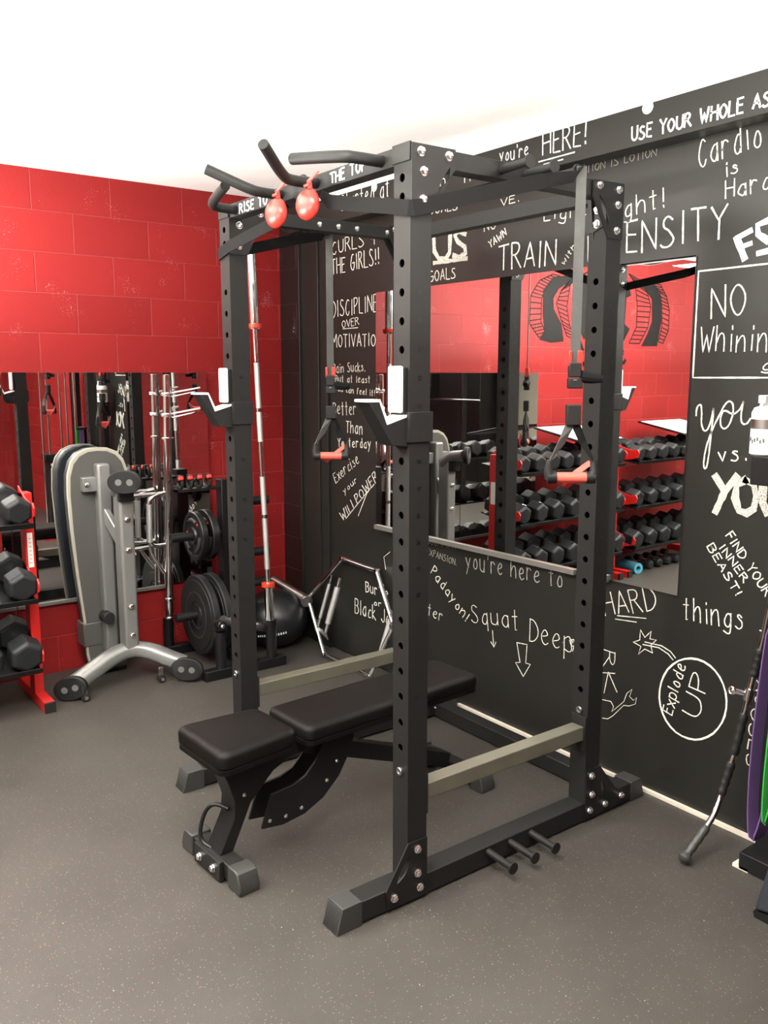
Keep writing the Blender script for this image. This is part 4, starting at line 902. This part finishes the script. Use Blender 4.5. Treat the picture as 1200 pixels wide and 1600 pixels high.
rebase(bl, (-2.50, .955, 0))

hb = thing('hex_bar', 'chrome hexagonal trap bar leaning against the chalkboard in the corner', 'trap bar')
def hp(x, z): return Vector((x, 1.180-(.60-z)*.20, z))      # plane of the leaning bar
V = [hp(-2.385, .29), hp(-2.10, .578), hp(-1.765, .566), hp(-1.55, .32), hp(-1.68, .018), hp(-2.13, .018)]
fr = MB()
V2 = V+[V[0], V[1]]
for p, q in zip(V2[:-2], V2[1:-1]): fr.bar(p, q, .026, .026, hint=(0, 1, 0)) if False else fr.tube([p, q], .0135, 12)
for p in V: fr.tube([p-Vector((0, .0135, 0)), p+Vector((0, .0135, 0))], .0135, 12)
obj('hex_frame', fr, M['chrome'], hb)
sl = obj('sleeve', MB().cyl(V[0]+Vector((.02, -.02, 0)), Vector((-2.655, 1.035, .365)), .026, 24), M['darkchrome'], hb, bevel=.002)
obj('sleeve_flange', MB().cyl(V[0]+Vector((.035, -.03, -.008)), V[0]+Vector((.018, -.026, -.003)), .037, 24), M['darkchrome'], sl, bevel=.002)
obj('sleeve', MB().cyl(V[3], V[3]+Vector((.10, -.02, 0)), .025, 24), M['darkchrome'], hb, bevel=.002)
for (x, yy, z0, z1, th) in ((-2.205, 0, .16, .47, .010), (-2.05, -.05, .17, .49, .016), (-1.60, 0, .10, .40, .013)):
    p, q = hp(x-.03, z0)+Vector((0, yy, 0)), hp(x+.03, z1)+Vector((0, yy, 0))
    h = obj('grip_post', MB().cyl(p, q, th*.85, 16), M['chrome'], hb)
    obj('knurled_grip', MB().cyl(p+(q-p)*.16, p+(q-p)*.82, th*1.1, 18), M['knurl'], h)
pp, qq = hp(-2.235, .155), hp(-2.08, .165)
obj('grip_plate', MB().add([pp, qq+Vector((0, -.05, 0)), qq+Vector((.02, -.05, -.035)), pp+Vector((0.0, 0, -.02)), pp+Vector((0, .006, 0)), qq+Vector((0, -.044, 0)), qq+Vector((.02, -.044, -.035)), pp+Vector((0.0, .006, -.02))], [(0, 1, 2, 3), (4, 7, 6, 5), (0, 4, 5, 1), (1, 5, 6, 2), (2, 6, 7, 3), (3, 7, 4, 0)]), M['steel'], hb)
rebase(hb, (-1.9, 1.1, 0))
wt = thing('farmers_handle', 'flat steel platform frame lying on the floor under the far safety bar', 'lifting platform')
obj('frame', MB().bar((-1.50, .74, .012), (-1.52, 1.0, .012), .03, .02).bar((-1.30, .80, .012), (-1.34, 1.0, .012), .03, .02).bar((-1.60, .76, .012), (-1.28, .80, .012), .02, .02), M['steel'], wt, bevel=.002)
rebase(wt, (-1.42, .85, 0))

# ---------------------------------------------------------------- lat bar leaning on the chalkboard
lat = thing('pulldown_bar', 'chrome pulldown bar with black grips leaning on the chalkboard beside the rack', 'cable bar')
Q = [Vector(q) for q in ((.380, .872, .022), (.391, .975, .105), (.389, 1.03, .140), (.385, 1.065, .202), (.398, 1.10, .319), (.411, 1.13, .481), (.417, 1.14, .547), (.425, 1.155, .634), (.442, 1.17, .772), (.452, 1.178, .90))]
cp = chaikin(Q, 2)
obj('shaft', MB().tube(cp, .0105, 16), M['chrome'], lat)
def arcpts(p, t0, t1, n=7):
    Ls = [0]
    for u, v in zip(p[:-1], p[1:]): Ls.append(Ls[-1]+(v-u).length)
    T = Ls[-1]; out = []
    for i in range(n):
        s = T*(t0+(t1-t0)*i/(n-1))
        for k in range(len(Ls)-1):
            if Ls[k+1] >= s-1e-9:
                out.append(p[k]+(p[k+1]-p[k])*((s-Ls[k])/max(1e-9, Ls[k+1]-Ls[k]))); break
    return out
for t0, t1, r in ((.0, .14, .0165), (.265, .385, .0165), (.415, .565, .017), (.70, .80, .017)):
    pts = arcpts(cp, t0, t1, 13)
    obj('rubber_grip', MB().tube(pts, [r*(.80+.20*abs(math.sin(i*1.05))) for i in range(13)], 16), M['rubcap'] if t0 == 0 else M['rubber'], lat, sharp=60)
obj('end_knob', MB().lathe(cp[0]-(cp[1]-cp[0]).normalized()*.010, cp[1]-cp[0], [(0, .008), (.004, .017), (.012, .023), (.022, .022), (.030, .016)], 20), M['rubcap'], lat)
m_ = arcpts(cp, .615, .655, 2)
obj('swivel_hub', MB().cyl(m_[0], m_[1], .017, 20).tube([m_[0]*.5+m_[1]*.5, m_[0]*.5+m_[1]*.5+Vector((-.045, -.03, .008))], .010, 12).tube([m_[0]*.5+m_[1]*.5+Vector((-.045, -.03, .008))+Vector((.012*math.cos(k*pi/6), 0, .012*math.sin(k*pi/6))) for k in range(12)], .004, 8, closed=True), M['chrome'], lat)
rebase(lat, Q[0]*1)
lat.location.z = lat.location.z

# ---------------------------------------------------------------- cable machine at the right edge of the picture
cm = thing('cable_machine', 'black cable machine against the chalkboard wall at the right edge', 'cable machine')
for x, y in ((.535, 1.03), (.535, 1.13)): obj('upright', MB().box(x, x+.07, y, y+.05, .01, 2.15), M['blk'], cm, bevel=.003)
for x in (1.30, ): obj('upright', MB().box(x, x+.08, 1.08, 1.16, .01, 2.15), M['blk'], cm, bevel=.003)
obj('base', MB().box(.50, 1.40, 1.0, 1.19, 0, .06), M['blk'], cm, bevel=.003)
obj('top_beam', MB().box(.50, 1.40, 1.05, 1.15, 2.10, 2.16), M['blk'], cm, bevel=.003)
obj('kick_plate', MB().box(.480, .535, 1.00, 1.075, .0, .012), M['woodw'], cm)
for i, y in enumerate((.775, .835, .955, 1.015)): obj('guide_rod', MB().cyl((1.30, y, .10), (1.30, y, 2.10), .011, 14), M['chrome'], cm)
obj('guide_rod', MB().cyl((1.30, 1.10, .10), (1.30, 1.10, 2.10), .016, 14), M['chrome'], cm)
st = obj('weight_stack', MB().box(1.24, 1.36, .80, 1.00, .10, .78), M['plate_blk'], cm, bevel=.002)
mk = MB()
for k in range(14): mk.box(1.2385, 1.240, .82, .84, .14+k*.045, .165+k*.045)
obj('stack_number', mk, M['paper'], st)
obj('stack_guard', MB().box(1.22, 1.38, .77, 1.03, .78, .84).box(1.20, 1.40, .74, 1.06, 2.05, 2.12), M['blk'], cm, bevel=.003)
obj('red_foot_bar', MB().box(1.18, 1.23, .70, 1.10, .0, .10), M['redframe'], cm, bevel=.003)
ub = obj('band_peg', MB().cyl((.60, 1.03, 1.12), (.60, .90, 1.12), .012, 14), M['blk'], cm)
obj('bottle_shelf', MB().box(.420, .60, 1.05, 1.16, 1.27, 1.361), M['blk'], cm, bevel=.003)
rebase(cm, (.95, 1.08, 0))
def bandloop(name, label, x, y, ztop, zbot, w, hw, m, lean):
    t = MB(); pts = []
    for k in range(33):
        a = 2*pi*k/32
        pts.append(Vector((x+hw*math.cos(a)*(1 if math.sin(a) < .5 else .45)+lean*(ztop-((ztop+zbot)/2+(ztop-zbot)/2*math.sin(a))), y+.008*math.cos(a), (ztop+zbot)/2+(ztop-zbot)/2*math.sin(a))))
    t.band(pts, (.25, 1, 0), w, .005)
    return tag(obj(name, t, m), label, 'resistance band')
bandloop('resistance_band', 'purple resistance loop band hanging at the right edge beside the pulldown bar', .632, .955, 1.135, .16, .044, .034, M['purple'], -.055)
bandloop('resistance_band', 'narrow green resistance loop band hanging inside the purple one', .672, .925, 1.125, .24, .024, .018, M['green'], -.055)
bandloop('resistance_band', 'black resistance loop band hanging behind the green one', .65, .99, 1.125, .33, .03, .02, M['rubber'], -.02)
# slate-blue pad of the machine seat, only its corner shows
sp_ = thing('floor_pad', 'slate blue padded seat corner at the lower right edge, below the bands', 'bench')
obj('cushion', MB().prism([(.735, .33), (.86, .36), (.80, .05), (.670, .02)], 'y', .80, 1.0), M['slate'], sp_, bevel=.012, seg=3)
obj('base', MB().prism([(.670, .018), (.80, .048), (.80, 0), (.675, 0)], 'y', .80, 1.0), M['blk'], sp_)
rebase(sp_, (.75, .9, 0))
# spray bottle on the shelf
bo = thing('spray_bottle', 'white cleaning bottle on a black bracket at the right edge', 'bottle')
c = Vector((.434, 1.10, 1.362))
obj('body', MB().lathe(c, (0, 0, 1), [(0, .038), (.005, .045), (.135, .045), (.150, .038), (.158, .018), (.168, .015)], 32), M['white'], bo)
obj('label_band', MB().lathe(c+Vector((0, 0, .085)), (0, 0, 1), [(0, .0452), (0, .0458), (.030, .0458), (.030, .0452)], 32), M['darkchrome'], bo)
lb2 = MB()
for k in range(8): lb2.obox(c+Vector((.0458*math.cos(math.radians(-150+k*12)), .0458*math.sin(math.radians(-150+k*12)), .045+.004*(k % 3))), (math.cos(math.radians(-150+k*12)), math.sin(math.radians(-150+k*12)), 0), (-math.sin(math.radians(-150+k*12)), math.cos(math.radians(-150+k*12)), 0), (0, 0, 1), .0005, .003, .006)
obj('label_print', lb2, M['dotgrey'], bo)
obj('trigger_head', MB().box(c.x-.012, c.x+.012, c.y-.035, c.y+.02, c.z+.165, c.z+.19).tube([c+Vector((0, -.03, .17)), c+Vector((0, -.045, .14))], .005, 8), M['white'], bo, bevel=.003)
rebase(bo, c)

# ---------------------------------------------------------------- dumbbell racks and dumbbells along the red wall
TZ = [(1.045, .985), (.690, .625), (.350, .285)]      # back / front height of each tier
def drack(y0, y1, label):
    t = thing('dumbbell_rack', label, 'dumbbell rack')
    for yy in (y0-.045, y1-.0):
        f = obj('end_frame', MB().box(-2.475, -2.395, yy, yy+.045, .05, 1.055), M['redframe'], t, bevel=.003)
        obj('foot', MB().box(-2.72, -2.235, yy-.0, yy+.05, .0, .052), M['redframe'], f, bevel=.002)
        obj('foot_cap', MB().box(-2.236, -2.222, yy-.001, yy+.051, .0, .053), M['rubber'], f, bevel=.002)
        sg = -1 if yy > (y0+y1)/2 else 1
        for zb, zf in TZ:
            e = obj('tray_bracket', MB().prism([(-2.46, zf-.03), (-2.30, zf-.045), (-2.215, zf-.02), (-2.205, zf+.02), (-2.225, zf+.045), (-2.27, zf+.035), (-2.36, zf+.055), (-2.47, zf+.10)], 'y', yy+(.0 if sg < 0 else .037), yy+(.008 if sg < 0 else .045)), M['redframe'], f, bevel=.002)
            ys = yy if sg > 0 else yy
    for zb, zf in TZ:
        mb = MB()
        mb.prism([(-2.60, zb-.075), (-2.22, zf-.075), (-2.205, zf-.05), (-2.215, zf-.048), (-2.228, zf-.066), (-2.60, zb-.065)], 'y', y1+.046, y0-.046)
        obj('tray', mb, M['plate_blk'], t)
    rebase(t, (-2.45, (y0+y1)/2, 0)); return t
# racks run from the camera-side end of the corner back along the wall (y0 > y1)
R1 = drack(-.42, -1.70, 'red dumbbell rack at the left edge with a white sticker on its frame')
R2 = drack(-1.775, -3.10, 'red dumbbell rack further along the red wall, seen in the chalkboard mirror')
tg = obj('warning_sticker', MB().box(-2.46, -2.405, -.4206, -.4197, .70, .86), M['paper'], None, smooth=False)
tg.location = tg.location; 
tg2 = obj('warning_sticker', MB().box(-2.3948, -2.3938, -.455, -.430, .69, .86), M['paper'], None, smooth=False)
lines_ = MB()
for k in range(7): lines_.box(-2.3937, -2.3934, -.452+.003, -.437, .71+k*.02, .713+k*.02)
tg3 = obj('sticker_print', lines_, M['redpl'], None, smooth=False)
fr1 = [c for c in kids(R1) if c.name.startswith('end_frame')]
for q in (tg, tg2):
    q.parent = R1; q.location = -R1.location
tg3.parent = tg2

def make_dumbbell(size, label, group):
    t = thing('dumbbell', label, 'dumbbell', group=group); k = size
    hl, hr = .060*k, .062*k
    for s in (-1, 1):
        mb = MB(); P = []
        for xx, rr in ((.062, .86), (.070, 1.0), (.062+hl*1.5, 1.0), (.062+hl*1.5+.014, .80)):
            for j in range(6):
                a = 2*pi*j/6+pi/6
                P.append(Vector((s*xx, hr*rr*math.cos(a)*1.08, hr*rr*math.sin(a)*1.08)))
        mb.v = P
        for i in range(3):
            for j in range(6): mb.f.append((i*6+j, i*6+(j+1) % 6, (i+1)*6+(j+1) % 6, (i+1)*6+j))
        mb.f.append((0, 1, 2, 3, 4, 5)); mb.f.append((18, 19, 20, 21, 22, 23))
        obj('head', mb, M['dumb'], t, bevel=.007, seg=2, sharp=30)
    obj('handle', MB().tube([(-.064, 0, 0), (-.03, 0, 0), (0, 0, 0), (.03, 0, 0), (.064, 0, 0)], [.013, .015, .0165, .015, .013], 14), M['chrome'], t)
    return t
protos = {}
rows = ['top', 'middle', 'bottom']
posn = ['first from the corner', 'second from the corner', 'third from the corner', 'fourth from the corner', 'fifth from the corner', 'sixth from the corner', 'seventh from the corner', 'eighth from the corner']
for ri, (y0, y1, nm) in enumerate(((-.42, -1.70, 'the nearer red rack'), (-1.775, -3.10, 'the further red rack'))):
    for ti, (zb, zf) in enumerate(TZ):
        size = (1.02, 1.12, 1.22)[ti]*(1.0 if ri == 0 else .95); n = (8, 7, 7)[ti]
        key = (ti, ri)
        for k in range(n):
            y = y0-.105-(y0-y1-.18)*k/(n-1)
            z0_ = (zb+zf)/2; dz = (zb-zf)/(2.60-2.22); sl_ = math.atan(dz)
            lab = 'black hex dumbbell, %s, on the %s tier of %s' % (posn[k], rows[ti], nm)
            if key not in protos: o = protos[key] = make_dumbbell(size, lab, 'hex dumbbells on the red racks')
            else: o = copy_tree(protos[key]); o['label'] = lab
            o.rotation_euler = (0, sl_, random.uniform(-.03, .03)); hr = .062*size*1.08
            xm = -2.395+(.0 if ti else .0)
            zt = zf-.066+(zb-.065-zf+.066)*((-2.22-xm)/.38)
            o.location = (xm, y, zt+hr*.87/math.cos(sl_)+.004)
# small dumbbells and foam pieces on the floor below the further rack
fl = None
for k in range(5):
    lab = 'small black dumbbell on the floor under the further red rack, %s' % posn[k]
    if fl is None: o = fl = make_dumbbell(.62, lab, 'small dumbbells on the floor')
    else: o = copy_tree(fl); o['label'] = lab
    o.location = (-2.42, -2.18-.13*k, .062*.62*.94+.003)
fo = thing('foam_roller', 'light blue foam roller lying on the floor between the red racks', 'foam roller')
obj('sleeve', MB().lathe((-2.36, -1.98, .045), (1, .25, 0), [(-.10, .022), (-.10, .045), (.10, .045), (.10, .022), (-.10, .022)], 28), M['blue'], fo)
rebase(fo, (-2.36, -1.98, 0))
dn_ = thing('rolled_mats', 'two dark rolled mats stacked on the floor under the nearer red rack', 'mat')
obj('roll', MB().tube([(-2.64, -1.56, .045), (-2.34, -1.59, .045)], .044, 20), M['rubcap'], dn_, bevel=.01)
obj('roll', MB().tube([(-2.62, -1.57, .128), (-2.36, -1.60, .128)], .038, 20), M['rubcap'], dn_, bevel=.01)
rebase(dn_, (-2.5, -1.37, 0))
# whiteboards lying on the top tiers
def wboard(y0, y1, label, x0=-2.66, x1=-2.20, z0=1.20, z1=1.115, tilt=.0):
    t = thing('whiteboard', label, 'whiteboard')
    a = [Vector((x0, y0, z0+tilt)), Vector((x1, y0, z1+tilt*.6)), Vector((x1, y1, z1)), Vector((x0, y1, z0))]
    def slab(ins, z, th):
        c = sum(a, Vector())/4; q = [p+(c-p)*ins+Vector((0, 0, z)) for p in a]
        return MB().add(q+[p+Vector((0, 0, th)) for p in q], [(3, 2, 1, 0), (4, 5, 6, 7), (0, 1, 5, 4), (1, 2, 6, 5), (2, 3, 7, 6), (3, 0, 4, 7)])
    obj('frame', slab(0, 0, .014), M['blk'], t, bevel=.003)
    obj('sheet', slab(.08, .013, .003), M['white'], t)
    rebase(t, ((x0+x1)/2, (y0+y1)/2, z1))
wboard(-1.08, -1.62, 'white board with black frame lying on the dumbbells of the nearer rack')
wboard(-2.42, -3.06, 'white board with black frame lying on the dumbbells of the further rack')

# ---------------------------------------------------------------- machines behind the camera, seen only in the mirrors
bm_ = thing('smith_machine', 'black training machine behind the camera, seen in the mirrors', 'gym machine')
for x, y in ((1.6, -4.9), (3.0, -4.9), (1.6, -5.7), (3.0, -5.7)): obj('post', MB().box(x, x+.09, y, y+.09, 0, 2.2), M['blk'], bm_, bevel=.004)
obj('cross_beam', MB().box(1.6, 3.09, -4.9, -4.81, 2.1, 2.2).box(1.6, 3.09, -5.7, -5.61, 2.1, 2.2).box(1.6, 1.69, -5.7, -4.81, 2.1, 2.2).box(3.0, 3.09, -5.7, -4.81, 2.1, 2.2), M['blk'], bm_, bevel=.004)
obj('bar_rod', MB().cyl((1.2, -4.75, 1.25), (3.5, -4.75, 1.25), .014, 12), M['chrome'], bm_)
obj('stack_shroud', MB().box(1.72, 2.95, -6.0, -5.3, 0, 2.05), M['plate_blk'], bm_, bevel=.01)
obj('seat_pad', MB().box(2.0, 2.5, -4.75, -4.55, 1.25, 1.62), M['vinyl'], bm_, bevel=.02)
rebase(bm_, (2.3, -5.2, 0))
